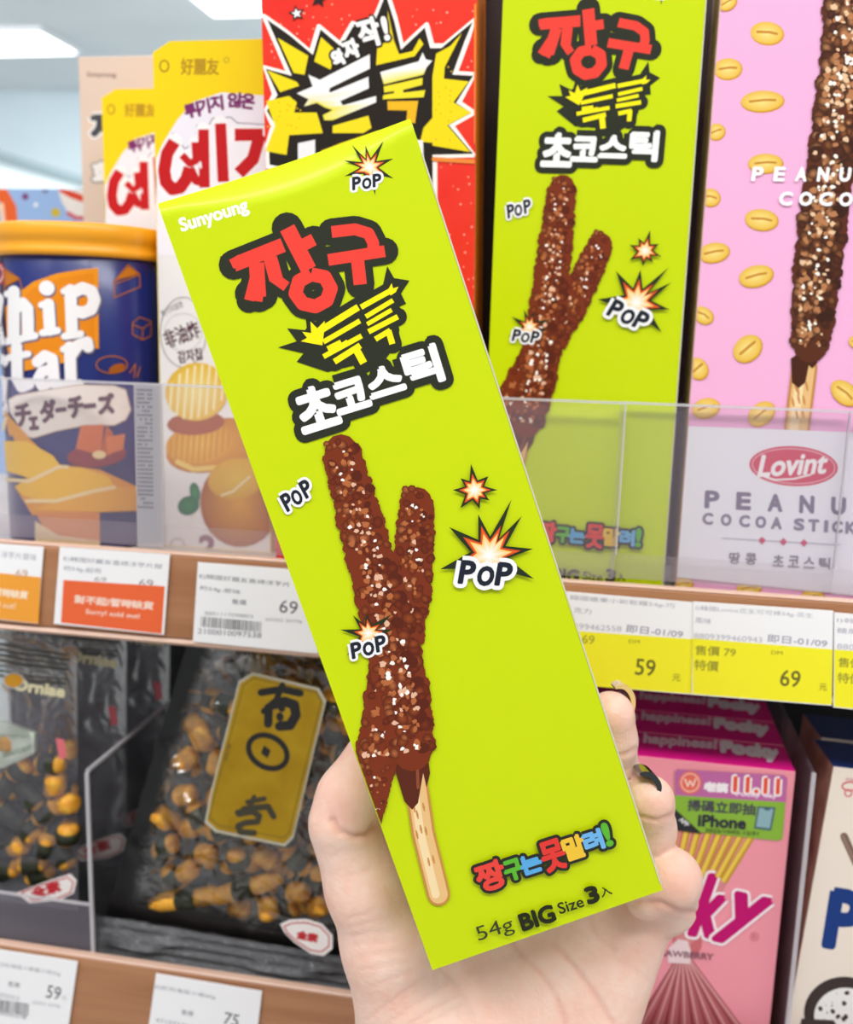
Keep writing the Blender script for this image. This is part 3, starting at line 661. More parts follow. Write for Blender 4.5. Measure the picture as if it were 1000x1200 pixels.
A.ell(*Z2(340, 850)[0], 34, 14, '#8e2f28', 6, n=24); A.poly(Z2(285, 745, 365, 742, 352, 850, 268, 826), '#d8702a'); A.poly(Z2(372, 745, 395, 770, 388, 850, 352, 850), '#c86424'); A.poly(Z2(372, 785, 436, 775, 430, 830, 376, 846), '#e07c34'); A.ell(*Z2(348, 848)[0], 8, 5, '#f2d59c', n=10)
A.poly(Z2(20, 690, 60, 800, 180, 868, 60, 960, 120, 1060, 330, 1050, 478, 1045, 478, 960, 350, 900, 200, 880, 110, 790, 40, 780), '#e39a1c')
for g, c_ in (((22, 800, 100, 800, 190, 850, 215, 885, 110, 930, 30, 905), '#f3c01c'), ((60, 960, 160, 900, 280, 890, 380, 925, 400, 960, 300, 985, 150, 1010, 90, 990), '#f2bb1a'), ((120, 1040, 240, 1000, 360, 960, 478, 962, 478, 1044, 340, 1048), '#eaa91e')): A.poly(Z2(*g), c_)
for g in ((26, 935, 110, 940, 210, 890, 240, 890), (100, 1010, 200, 1010, 330, 975, 400, 962), (30, 720, 20, 760)): A.line(Z2(*g), 4, '#f3d9a0')
A.poly(Z2(130, 1050, 350, 1050, 350, 1200, 210, 1200), '#d98a3c'); A.poly(Z2(130, 1080, 210, 1130, 350, 1150, 350, 1260, 130, 1260), '#ead2a4')
A.build('printed_artwork', can)

dk = bm_obj('snack_carton', carton_mesh(0.12, zt - BASE_U, 0.03), mat('gap_shade_brown', '#2a1814', 0.5), matrix=Matrix.Translation((-0.068, YG + 0.052, BASE_U)))  # added carton, its dark brown stands in for shade in the gap between cartons
tag(dk, 'added dark brown carton, standing in for the shade in the gap beside the upright green one', 'box')
# ------------------------------------------------------------------ price tags
m_tag = mat('tag_paper', '#f6f5f7', 0.6, spec=0.2)
def price_tag(c, label, draw, Y=-0.0012):
    """c: four corners TL TR BR BL in the photograph, on the strip's front plane"""
    pts = [W(x, y, Y) for x, y in c]; o = pts[3]
    M = Matrix.Translation(o); V = [(p.x - o.x, 0, p.z - o.z) for p in pts] + [(p.x - o.x, 0.0005, p.z - o.z) for p in pts]
    t = obj('price_tag', V, [(3, 2, 1, 0), (4, 5, 6, 7), (0, 1, 5, 4), (1, 2, 6, 5), (2, 3, 7, 6), (3, 0, 4, 7)], m_tag, matrix=M)
    tag(t, label, 'price tag'); A = Art(M); draw(A); A.build('printed_text', t, mat('tag_ink', attr=True, rough=0.6, spec=0.2)); return t
def row(A, txt, p, q, h, col, b=0.0):
    """text fitted between two ends of its baseline middle"""
    (x0, y0), (x1, y1) = p, q
    A.text(txt, (x0 + x1) / 2, (y0 + y1) / 2, math.hypot(x1 - x0, y1 - y0), h, col, -math.degrees(math.atan2(y1 - y0, x1 - x0)), b)
def barcode(A, x0, y0, x1, y1, h, seed):
    rs = random.Random(seed); A.layer(); x = 0.0
    while x < 1:
        w = rs.choice((.008, .008, .014, .02)); xa = x0 + (x1 - x0) * x; ya = y0 + (y1 - y0) * x; xb_ = x0 + (x1 - x0) * (x + w)
        A.tris([(xa, ya), (xb_, ya), (xb_ - .5, ya + h), (xa - .5, ya + h)], [(0, 1, 2), (0, 2, 3)], '#4a4850'); x += w + rs.choice((.01, .012, .02))
ZT = zc(0, 640, 4.1667); ZU = zc(0, 600, 2.5); ZR = zc(640, 660, 2.778); ZL = zc(0, 940, 3.125)
def d1(A):
    A.poly(ZT(-60, 125, 200, 152, 188, 378, -60, 350), '#f2a23c'); row(A, '洋芋片原味', *ZT(5, 40, 178, 56), 8, '#a9a7b4'); row(A, '69', *ZT(78, 130, 135, 136), 9, '#c79a7a')
    row(A, '暫時缺貨', *ZT(-30, 222, 135, 240), 9, '#fae6cc', .4); row(A, 'sold out!', *ZT(-60, 280, 75, 292), 7, '#fae6cc')
def d2(A):
    row(A, 'E)韓國好麗友香烤洋芋片甜', *ZT(312, 62, 792, 102), 6.5, '#8f8d9a'); row(A, '約54g-起司', *ZT(312, 108, 492, 124), 6.5, '#8f8d9a')
    row(A, '69', *ZT(462, 160, 520, 164), 5, '#9b8e92'); row(A, '69', *ZT(680, 178, 748, 184), 9, '#9b8e92')
    A.poly(ZT(310, 165, 805, 196, 790, 428, 298, 374), '#ef6a3c'); row(A, '對不起!暫時缺貨', *ZT(366, 258, 748, 292), 9, '#f9d9c8', .5); row(A, 'Sorry! sold out!', *ZT(420, 322, 682, 346), 7, '#f9d9c8', .2)
def d3(A):
    row(A, 'E)韓國好麗友香烤洋芋片', *ZU(585, 188, 850, 214), 6.5, '#6f6d78'); row(A, '約54g-原味', *ZU(585, 222, 705, 236), 6, '#6f6d78'); row(A, '售價', *ZU(680, 262, 722, 266), 6, '#5f5d68')
    row(A, '69', *ZU(820, 275, 872, 282), 15, '#5c5462'); row(A, '8801117098803', *ZU(600, 296, 742, 306), 4, '#9f9ca6'); barcode(A, *ZU(590, 306)[0], *ZU(766, 322)[0], 12, 3)
    row(A, '2100010097538', *ZU(580, 348, 766, 362), 6, '#6f6d78'); row(A, '#2002 30796', *ZU(778, 314, 886, 322), 4, '#aaa8b0')
def d4(A):
    A.poly([(655, 738), (813, 749), (812, 813), (640, 800)], '#f7ee2c')
    row(A, '韓國蠟筆小新乾糧54g-巧', *ZR(78, 112, 420, 140), 6.5, '#b2b0bd'); row(A, '克力', *ZR(90, 152, 148, 158), 6.5, '#b2b0bd'); row(A, '8809399462558', *ZR(20, 200, 246, 214), 6.5, '#b9b7c4'); row(A, '即日-01/09', *ZR(262, 212, 446, 232), 8.5, '#a9a7b6', .2)
    row(A, '69', *ZR(118, 246, 158, 250), 10, '#aaa23a', .1); row(A, 'DM', *ZR(270, 254, 305, 256), 4, '#8f8a30'); row(A, '59', *ZR(292, 336, 356, 342), 19, '#6b652c', .2); row(A, '元', *ZR(412, 371, 438, 373), 8, '#7d7730')
def d5(A):
    A.poly([(812, 748), (976, 761), (975, 826), (812, 813)], '#f7ee2c')
    row(A, 'I)韓國Lovint花生可可棒54g-花生', *ZR(488, 146, 870, 172), 6.5, '#b6b4c0'); row(A, '風味', *ZR(486, 184, 538, 190), 6.5, '#b2b0bd'); row(A, '8809399460943', *ZR(482, 236, 704, 250), 6.5, '#b9b7c4'); row(A, '即日-01/09', *ZR(722, 244, 916, 262), 8.5, '#a9a7b6', .2)
    row(A, '售價 79', *ZR(486, 282, 618, 290), 11, '#a39c34', .2); row(A, '特價', *ZR(484, 330, 562, 336), 12, '#a39c34', .2); row(A, 'DM', *ZR(734, 290, 770, 292), 4, '#8f8a30'); row(A, '69', *ZR(764, 372, 828, 378), 19, '#6b652c', .2); row(A, '元', *ZR(890, 402, 915, 404), 8, '#7d7730')
def d6(A):
    A.poly([(978, 761), (1080, 769), (1078, 838), (978, 828)], '#f7ee2c'); row(A, 'I)韓國Lovint', *ZR(948, 186, 1160, 200), 6.5, '#b6b4c0'); row(A, '糖風味', *ZR(948, 218, 1050, 226), 6.5, '#b2b0bd'); row(A, '8809399', *ZR(948, 270, 1080, 280), 6.5, '#b9b7c4')
    row(A, '售價 79', *ZR(952, 322, 1080, 330), 11, '#a39c34', .2); row(A, '特價', *ZR(950, 372, 1028, 378), 12, '#a39c34', .2)
price_tag([(-40, 634), (51, 641), (44, 731), (-40, 722)], 'price tag with a yellow-orange sold-out sticker, cut off by the left edge', d1)
price_tag([(70, 641), (199, 650), (192, 744), (63, 731)], 'white price tag covered by a bright orange-red sold-out sticker, under the canister', d2)
price_tag([(232, 659), (380, 670), (372, 766), (226, 752)], 'white price tag with barcode and price 69, left of the held carton', d3)
price_tag([(600, 688), (813, 706), (811, 814), (600, 796)], 'yellow and white price tag with price 59, right of the held carton', d4)
price_tag([(813, 705), (977, 716), (975, 827), (811, 814)], 'yellow and white price tag with special price 69, under the pink carton', d5, -0.0018)
price_tag([(978, 718), (1080, 726), (1078, 839), (977, 829)], 'yellow and white price tag cut off by the right edge', d6)
def e1(A):
    row(A, 'E)紅海苔小卷蜜汁包55g', *ZL(0, 594, 222, 630), 5.5, '#8c8a92'); row(A, '售價', *ZL(30, 664, 72, 672), 6, '#6f6d78'); row(A, '59', *ZL(172, 692, 222, 702), 15, '#5c5a62', .1); row(A, '元', *ZL(228, 716, 244, 718), 5, '#a6a4ac')
    row(A, '4710757513', *ZL(-30, 700, 70, 720), 5, '#9c9aa2'); barcode(A, *ZL(-40, 716)[0], *ZL(108, 738)[0], 14, 8); row(A, '2100056378', *ZL(-40, 762, 96, 788), 5, '#7c7a82'); row(A, '#2002 30796', *ZL(118, 732, 222, 750), 4, '#b2b0b8')
def e2(A):
    row(A, 'E)紅司海苔小卷60g', *ZL(570, 676, 790, 716), 5.5, '#8c8a92'); row(A, '售價', *ZL(665, 768, 708, 776), 6, '#6f6d78'); row(A, '75', *ZL(822, 790, 874, 802), 14, '#5c5a62', .1); row(A, '471075751', *ZL(570, 796, 700, 824), 5, '#9c9aa2'); barcode(A, *ZL(566, 815)[0], *ZL(720, 845)[0], 14, 9)
price_tag([(-40, 1107), (91, 1127), (78, 1218), (-50, 1196)], 'white price tag with barcode and price 59, on the lower strip at far left', e1)
price_tag([(183, 1141), (307, 1162), (296, 1256), (170, 1232)], 'white price tag with price 75, on the lower strip under the seaweed bag', e2)

# ------------------------------------------------------------------ clear plastic
def clear(name, tint, haze, rough=0.06, bump=0.0, bscale=60, fres=0.25, base=0.03):
    m = bpy.data.materials.new(name); m.use_nodes = True; nt = m.node_tree; N = nt.nodes; L = nt.links
    N.remove(N['Principled BSDF']); out = N['Material Output']
    tr = N.new('ShaderNodeBsdfTransparent'); df = N.new('ShaderNodeBsdfDiffuse'); df.inputs[0].default_value = (*lin(tint), 1)
    gl = N.new('ShaderNodeBsdfGlossy'); gl.inputs['Roughness'].default_value = rough
    m1 = N.new('ShaderNodeMixShader'); m1.inputs[0].default_value = haze; L.new(tr.outputs[0], m1.inputs[1]); L.new(df.outputs[0], m1.inputs[2])
    lw = N.new('ShaderNodeLayerWeight'); lw.inputs[0].default_value = fres
    ma = N.new('ShaderNodeMath'); ma.operation = 'MULTIPLY_ADD'; ma.use_clamp = True; ma.inputs[1].default_value = 0.6; ma.inputs[2].default_value = base; L.new(lw.outputs['Fresnel'], ma.inputs[0])
    m2 = N.new('ShaderNodeMixShader'); L.new(ma.outputs[0], m2.inputs[0]); L.new(m1.outputs[0], m2.inputs[1]); L.new(gl.outputs[0], m2.inputs[2]); L.new(m2.outputs[0], out.inputs[0])
    if bump:
        tc = N.new('ShaderNodeTexCoord'); n = N.new('ShaderNodeTexNoise'); n.inputs['Scale'].default_value = bscale; n.inputs['Detail'].default_value = 2; n.inputs['Distortion'].default_value = 1.2
        L.new(tc.outputs['Object'], n.inputs['Vector']); b = N.new('ShaderNodeBump'); b.inputs['Strength'].default_value = bump; b.inputs['Distance'].default_value = 0.009
        L.new(n.outputs[0], b.inputs['Height']); L.new(b.outputs[0], gl.inputs['Normal']); L.new(b.outputs[0], lw.inputs['Normal'])
    return m
m_acr = clear('clear_acrylic', '#cfc3d6', 0.09, 0.05, fres=.12, base=0.0)
m_ledge = clear('hazy_acrylic_foot', '#cbbfcb', 0.18, 0.15, fres=.12, base=0.0)
m_edge = clear('polished_acrylic_edge', '#e6e2e8', 0.55, 0.1, fres=.2, base=0.1)
zat, zal, zab = W(590, 468, 0.007).z, W(650, 645, 0.007).z, RAIL_T + 0.0015
def riser(x0, x1, Y, label):
    o = bm_obj('acrylic_riser', bevel_box(x1 - x0, 0.0011, zat - zal, 0, 1), m_acr, matrix=Matrix.Translation((x0, Y, zal)))
    bm_obj('foot', bevel_box(x1 - x0, 0.0011, zal - zab, 0, 1, (0, 0, zab - zal)), m_ledge, o)
    bm_obj('top_edge', bevel_box(x1 - x0, 0.0013, 0.0009, 0, 1, (0, -.0001, zat - zal)), m_edge, o)
    bm_obj('side_edge', bevel_box(0.0006, 0.0013, zat - zal, 0, 1, (x1 - x0, -.0001, 0)), m_edge, o)
    return tag(o, label, 'riser')
riser(XL + .01, W(727, 560, .006).x, 0.0058, 'long clear acrylic riser along the upper shelf in front of canister and crisps')
riser(W(722, 560, .008).x, W(988, 560, .008).x, 0.0082, 'clear acrylic riser in front of the pink carton, overlapping its neighbour')
riser(W(989, 560, .006).x, XR - .01, 0.0058, 'clear acrylic riser cut off by the right edge of the picture')
m_perf = clear('frosted_strip', '#cbc7ce', 0.5, 0.2)
xs0, xs1 = W(158, 520, .004).x, W(190, 520, .004).x
ps = bm_obj('perforated_strip', bevel_box(xs1 - xs0, 0.0008, zat - zab + .0005, 0, 1), m_perf, matrix=Matrix.Translation((xs0, 0.0042, zab)))
tag(ps, 'narrow grey perforated plastic strip standing beside the canister', 'strip')
A = Art(Matrix.Translation((xs0, 0.0042, zab))); rs = random.Random(3)
A.layer()
for j in range(30):
    for i in range(7 if j else 0):
        x = 161.5 + i * 3.1 + j * .05; y = 452 + j * 4.9 + i * .1
        if rs.random() < .86 and i < 6: A.ell(x, y, 1.15, 1.25, '#4a4650', n=6, new=False)
d_ = A.build('hole_row', ps); d_['kind'] = 'stuff'

# lower shelf: divider, riser
xd = W(104, 1000, 0.004).x
zd = W(98, 905, 0.004).z
dv = bm_obj('clear_divider', bevel_box(0.0012, 0.15, zd - BASE_L, 0, 1), clear('clear_divider_sheet', '#6a6f7a', 0.03, 0.08, fres=.1, base=0.0), matrix=Matrix.Translation((xd, 0.0045, BASE_L)))
bm_obj('front_edge', bevel_box(0.0016, 0.0012, zd - BASE_L, 0, 1, (-.0002, -.0012, 0)), m_edge, dv); bm_obj('top_edge', bevel_box(0.0016, 0.15, 0.0012, 0, 1, (-.0002, 0, zd - BASE_L)), m_edge, dv)
tag(dv, 'clear upright divider between the pouch and the seaweed snack bag', 'divider')
zr = W(0, 1045, 0.006).z
lr = bm_obj('low_clear_riser', bevel_box(xd - XL - .002, 0.0012, zr - BASE_L, 0, 1), m_acr, matrix=Matrix.Translation((XL + .001, 0.0045, BASE_L)))
bm_obj('top_edge', bevel_box(xd - XL - .002, 0.0014, 0.0008, 0, 1, (0, 0, zr - BASE_L)), m_edge, lr)
tag(lr, 'low clear riser in front of the pouch on the lower shelf', 'riser')
xq = W(905, 1180, 0.018).x + 0.003
dq = bm_obj('clear_divider', bevel_box(0.0012, 0.15, 0.135, 0, 1), m_acr, matrix=Matrix.Translation((xq, 0.006, BASE_L)))
bm_obj('front_edge', bevel_box(0.0016, 0.0012, 0.135, 0, 1, (-.0002, -.0012, 0)), m_edge, dq); tag(dq, 'clear upright divider between the pink carton and the cream carton', 'divider')

# ------------------------------------------------------------------ stick cartons of the lower shelf
YP = 0.014
xp1 = W(933, 904, YP).x; zp = W(933, 904, YP).z; WP = 0.082
m_pk = mat('strawberry_pink_card', '#f49aa8', 0.42, coat=0.1, spec=0.3); m_mag = mat('magenta_card', '#e4118a', 0.4, spec=0.3); m_pks = mat('carton_side_brown', '#b08474', 0.45, vary='#8e5c52', scale=60)
sb, MS = carton('pink carton of strawberry sticks with magenta lid, foremost of its row', xp1 - WP, YP, BASE_L, WP, zp - BASE_L, 0.0245, m_pk, m_pk, m_mag, name='stick_carton')
A = Art(MS, clip=(0.0003, 0.0003, WP - .0003, zp - BASE_L - .0003)); Z9 = zc(700, 820, 3.1579)
rs = random.Random(11)
for i in range(9):
    x0 = 250 + i * 42; A.line(Z9(x0, 480, x0 - 50 - (i - 2) * 14, 700), 8.5, '#c79528'); A.line(Z9(x0 - 3, 480, x0 - 54 - (i - 2) * 14, 700), 4.5, '#eccb52')
    if i < 7: A.line(Z9(x0 + 24, 490, x0 - 30 - (i - 2) * 14, 690), 4, '#cf6f74')
A.line(Z9(330, 640, 300, 800, 330, 860, 335, 900), 34, '#cf6f74'); A.poly(Z9(300, 700, 420, 650, 480, 680, 390, 860, 345, 905, 290, 900), '#d8898c')
for i in range(8):
    A.poly(Z9(290 + i * 7, 960, 302 + i * 7, 960, 165 + i * 72, 1330, 80 + i * 72, 1330), ('#8e3a40', '#a24c52')[i % 2]); A.poly(Z9(292 + i * 7, 960, 300 + i * 7, 960, 145 + i * 72, 1330, 92 + i * 72, 1330), '#b9666a'); A.line(Z9(296 + i * 7, 965, 112 + i * 72, 1330), 2.4, '#dc9c9e')
A.poly(Z9(262, 920, 300, 885, 335, 890, 348, 930, 345, 975, 262, 972), '#efd6d8')
A.text('k', *Z9(424, 762)[0], 27, 70, '#c2006e', -7, 3.6, [(3, '#fbeef2')], .22); A.text('y', *Z9(536, 812)[0], 41, 57, '#c2006e', -12, 3.6, [(3, '#fbeef2')], .3)
A.ring(*Z9(583, 875)[0], 4.5, 4.5, .8, '#d0707c'); A.text('R', *Z9(583, 875)[0], 4, 4, '#d0707c')
A.text('STRAWBERRY', *Z9(310, 940)[0], 76, 7, '#8e5a6a', -5, .3)
st = Z9(298, 256, 690, 278, 704, 290, 686, 512, 670, 520, 300, 480, 288, 470, 286, 266)
A.poly(st, '#8ab83c'); A.poly(Z9(298, 256, 690, 278, 704, 290, 697, 378, 288, 352, 287, 266), '#c06aa4')
A.ell(*Z9(344, 305)[0], 13.5, 13.5, '#e8705c', n=22); A.ring(*Z9(344, 305)[0], 10.5, 10.5, 1.1, '#f6d8cc'); A.line(Z9(325, 292, 335, 318, 344, 298, 354, 318, 364, 292), 1.8, '#f6d8cc')
A.text('老搞', *Z9(440, 322)[0], 27, 10, '#f6eef2', -4, 1.0); A.text('11.11', *Z9(590, 315)[0], 53, 17, '#e8543c', -3, 1.0, [(2.4, '#faf2ee')]); A.text('Pocky day', *Z9(590, 352)[0], 48, 6, '#f3d8ea', -3, .4)
A.text('掃碼立即抽', *Z9(460, 396)[0], 79, 13, '#4a4a52', -4, .5); A.text('iPhone', *Z9(462, 450)[0], 55, 13, '#33333c', -4, .9); A.text('2022/10/02-12/31', *Z9(498, 487)[0], 62, 4, '#47502c', -4, .2)
A.poly(Z9(286, 400, 388, 494, 300, 482, 288, 470), '#2c2c30'); A.text('APP', *Z9(322, 450)[0], 12, 5, '#e0e0e0', -42, .3)
A.poly(Z9(594, 392, 660, 396, 644, 482, 580, 474), '#4c6670'); A.poly(Z9(600, 398, 652, 402, 638, 474, 588, 467), '#8fb4bc'); A.poly(Z9(618, 398, 640, 400, 638, 408, 618, 406), '#4c6670')
A.build('printed_artwork', sb)
# lid print, on the carton's top face
AT = Art(MS, to=lambda px, py: (lambda p: (p.x - MS.translation.x, p.y - MS.translation.y))(WZ(px, py, zp)), clip=(0.0003, 0.0003, WP - .0003, 0.0242))
AT.place = lambda x, o, z: (x, z, zp - BASE_L + o)
AT.text('happiness!', *Z9(308, 158)[0], 85, 13, '#f7d5e6', -5, 1.0); AT.text('be', *Z9(120, 140)[0], 22, 11, '#f7d5e6', -5, 1.0); AT.text('Pocky', *Z9(565, 190)[0], 66, 16, '#fbeef5', -7, 2.2, shear=-.2)
AT.build('lid_print', sb)
for k, lb in ((1, 'second pink stick carton in the row, only its magenta lid visible'), (2, 'third pink stick carton in the row, darkest lid under the price strip')):
    c = copy_tree(sb); c.location.y = YP + k * 0.0252; c['label'] = lb
# cream carton on the right
pa, pc = W(977, 898, YP), W(923, 1200, YP)
th = math.atan2(pa.x - pc.x, pa.z - pc.z)
zb0 = BASE_L + 0.001; ob = pc + (pc - pa) * ((pc.z - zb0) / (pa.z - pc.z))
Hc = (pa - ob).length
rotc = Matrix.Rotation(th, 4, 'Y') @ Matrix.Rotation(R(5), 4, 'Z')
m_crm = mat('cream_card', '#efe2d4', 0.42, coat=0.1, spec=0.3); m_dkb = mat('dark_blue_card', '#122a66', 0.4)
cb, MCc = carton('cream carton with dark blue lid and cookie picture, foremost at the right edge', ob.x, YP, zb0, 0.075, Hc, 0.026, m_crm, m_pks, m_dkb, name='stick_carton', rot=rotc)
A = Art(MCc, clip=(0.0003, 0.0003, .0747, Hc - .0003)); ZA = zc(850, 820, 3.158)
A.text('P', *ZA(440, 815)[0], 34, 64, '#15397f', -9, 4.6); A.text('ocky', *ZA(640, 880)[0], 90, 60, '#15397f', -9, 4.6)
A.line(ZA(440, 505, 520, 680), 9, '#7a5f52'); A.line(ZA(436, 505, 516, 680), 4, '#93776a')
A.ring(*ZA(462, 320)[0], 9, 5, 2.0, '#d8636c'); A.ring(*ZA(456, 345)[0], 4, 4, 1.6, '#d8636c'); A.text('cookies', *ZA(500, 295)[0], 34, 4, '#d8a0a4', -4, .2)
cx_, cy_ = ZA(440, 1160)[0]
A.ell(cx_, cy_, 47, 43, '#3d3230', 0, n=36); A.ell(cx_ + 2, cy_ + 3, 37, 33, '#f0edea', 0, n=32)
rs = random.Random(2); A.layer()
for _ in range(46):
    x, y = rs.uniform(-30, 34), rs.uniform(-24, 30)
    if x * x / 1100 + y * y / 900 < 1: r_ = rs.choice((.8, 1.2, 3.4)); A.ell(cx_ + x, cy_ + y, r_, r_ * .8, '#3a302e', rs.uniform(0, 180), n=6, new=False)
A.poly([(cx_ - 50, cy_ + 6), (cx_ - 12, cy_ + 8), (cx_ - 4, cy_ + 22), (cx_ - 12, cy_ + 50), (cx_ - 46, cy_ + 50), (cx_ - 52, cy_ + 20)], '#453836')
A.poly([(940, 1150), (1010, 1120), (1010, 1300), (900, 1300)], '#ecd6bc', new=True) if False else None
A.build('printed_artwork', cb)
AT = Art(MCc, clip=(0.0003, 0.0003, .0747, .0257))
Mt = MCc @ Matrix.Translation((0, 0, Hc)) @ Matrix.Rotation(R(-90), 4, 'X'); Mti = Mt.inverted()
AT2 = Art(Mt)
AT = Art(MCc, to=lambda px, py: (lambda u: (u[0], -u[1]))(AT2.pt((px, py)))); AT.clip = (0.0003, 0.0003, .0747, .0257)
AT.place = lambda x, o, z: (x, z, Hc + o)
AT.text('Share happiness!', 1030, 880, 78, 10, '#e8ecf4', -8, .9); AT.build('lid_print', cb)
c = copy_tree(cb); c.location = c.location + Vector((0.0012, 0.0285, 0)); c['label'] = 'second cream carton behind, only its dark blue lid visible under the yellow price tag'

# ------------------------------------------------------------------ bags of rice crackers on the lower shelf
m_cr = mat('rice_cracker_crust', '#dc9020', 0.5, vary='#f4ba40', scale=260, bump=0.4, bscale=500)
m_nori = mat('dried_seaweed', '#1c2114', 0.45, vary='#34381f', scale=300, bump=0.5, bscale=500)
m_film = clear('bag_film', '#d9dbe0', 0.015, 0.13, bump=1.0, bscale=45, fres=.35, base=0.085)
m_pouch = clear('pouch_film', '#a3a1ae', 0.17, 0.14, bump=0.5, bscale=40, fres=.2, base=0.02)
m_seal = clear('bag_seal', '#c4c7ce', 0.28, 0.12, bump=0.8, bscale=200, fres=.25, base=0.06)
def cracker(L, r, seed, nori, M, label, group):
    rs = random.Random(seed); V = []; Fs = []; nr, ns = 7, 12
    for j in range(nr + 1):
        t = j / nr; z = (t - .5) * L; q = r * (1 - abs(2 * t - 1) ** 5) ** .5 * (1 + .04 * math.sin(9 * t)) if 0 < j < nr else r * .55
        for i in range(ns):
            a = 2 * math.pi * i / ns; q2 = q * (1 + .10 * noise.noise(Vector((math.cos(a) * 2 + seed, math.sin(a) * 2, z * 400)))); V.append((q2 * math.cos(a), q2 * math.sin(a), z))
    for j in range(nr):
        for i in range(ns): Fs.append((j * ns + i, j * ns + (i + 1) % ns, (j + 1) * ns + (i + 1) % ns, (j + 1) * ns + i))
    Fs += [tuple(range(ns - 1, -1, -1)), tuple(nr * ns + i for i in range(ns))]
    o = obj('rice_cracker', V, Fs, m_cr, matrix=M, smooth=True); tag(o, label, 'cracker', group)
    if nori:
        w = L * nori / 2; V = []; Fs = []
        for k, z in enumerate((-w, -w, w, w)):
            for i in range(14):
                a = 2 * math.pi * i / 14; q = r * (1.07 if k in (0, 3) else 1.13); V.append((q * math.cos(a), q * math.sin(a), z * (1 if k in (1, 2) else 1.04)))
        for j in range(3):
            for i in range(14): Fs.append((j * 14 + i, j * 14 + (i + 1) % 14, (j + 1) * 14 + (i + 1) % 14, (j + 1) * 14 + i))
        obj('seaweed_band', V, Fs, m_nori, o, smooth=True)
    return o
def dirM(px, py, Y, ang, tilt=0.0, yaw=0.0):
    """long axis lies at ang degrees in the picture plane"""
    return Matrix.Translation(W(px, py, Y)) @ Matrix.Rotation(R(90 - ang), 4, 'Y') @ Matrix.Rotation(R(tilt), 4, 'X')
class Bag:
    ridges = ()
    def __init__(s, corners, Y, front, back, low=.12):
        s.c = corners; s.Y = Y; s.f = front; s.b = back; s.low = low
    def px(s, u, v):
        tl, tr, br, bl = s.c; t = [(1 - u) * a + u * b for a, b in zip(tl, tr)]; b_ = [(1 - u) * a + u * b for a, b in zip(bl, br)]
        return tuple((1 - v) * b + v * a for a, b in zip(t, b_))
    def env(s, u, v):
        vv = min(max((v - s.low) / (1 - s.low - .02), 0), 1)
        return (max(math.sin(math.pi * min(max(u, 0), 1)), 0) ** .55) * (max(math.sin(math.pi * vv), 0) ** .55)
    def pt(s, u, v, side=1, extra=0.0):
        p = W(*s.px(u, v), s.Y); e = s.env(u, v)
        wr = (noise.noise(Vector((p.x * 70, p.z * 70, 3))) * .0036 + noise.noise(Vector((p.x * 190 + p.z * 80, p.z * 60, 9))) * .0018) * (e * .8 + .12)
        if side > 0 and s.ridges:
            q = s.px(u, v)
            for pl, am, wd in s.ridges:
                d = 1e9
                for a, b in zip(pl, pl[1:]):
                    t = min(max(((q[0] - a[0]) * (b[0] - a[0]) + (q[1] - a[1]) * (b[1] - a[1])) / ((b[0] - a[0]) ** 2 + (b[1] - a[1]) ** 2), 0), 1)
                    d = min(d, math.hypot(q[0] - a[0] - t * (b[0] - a[0]), q[1] - a[1] - t * (b[1] - a[1])))
                if d < wd * 3: wr += am * math.exp(-(d / wd) ** 2)
        return Vector((p.x, s.Y - (s.f * e + wr + extra if side > 0 else -s.b * e), p.z))
    def film(s, name, m, nu=36, nv=48):
        o0 = W(*s.px(.5, 0), s.Y); V = []; Fs = []
        for side in (1, -1):
            k = len(V)
            for j in range(nv + 1):
                for i in range(nu + 1): V.append(s.pt(i / nu, j / nv, side) - o0)
            for j in range(nv):
                for i in range(nu):
                    f = [k + j * (nu + 1) + i, k + j * (nu + 1) + i + 1, k + (j + 1) * (nu + 1) + i + 1, k + (j + 1) * (nu + 1) + i]
                    Fs.append(tuple(f if side > 0 else f[::-1]))
        return obj(name, V, Fs, m, matrix=Matrix.Translation(o0), smooth=True), o0
def place_crackers(bag, spots, seed, label, group, rmm, out):
    rs = random.Random(seed)
    for (u, v, lay, kind, ang) in spots:
        px, py = bag.px(u, v); e = bag.env(u, v)
        Y = bag.Y + (bag.b * e * .45 if lay else -bag.f * e * .30)
        where = ('upper', 'middle', 'lower')[0 if v > .62 else 1 if v > .36 else 2] + (' left' if u < .36 else ' right' if u > .66 else ' centre')
        nb = (.0, .55, .25)[kind] if kind != 0 else (0, .5)[rs.random() < .45]
        what = 'long seaweed-banded cracker rod' if kind == 2 else ('seaweed-banded' if nb else 'plain') + ' golden rice cracker'
        lb2 = f'{what}, {"back" if lay else "front"} layer, {where} of the {label}'
        L, r_ = (rmm * 2.3, rmm) if kind == 0 else ((rmm * 8, rmm * .9) if kind == 2 else (rmm * 3.0, rmm * .9))
        out.append(cracker(L, r_, rs.randrange(999), nb, dirM(px, py, Y, ang, rs.uniform(-25, 25) if kind != 2 else 0), lb2, group))
# the seaweed snack bag with a gold label
B1 = Bag([(226, 742), (478, 790), (440, 1172), (112, 1118)], 0.024, 0.012, 0.013, .13)
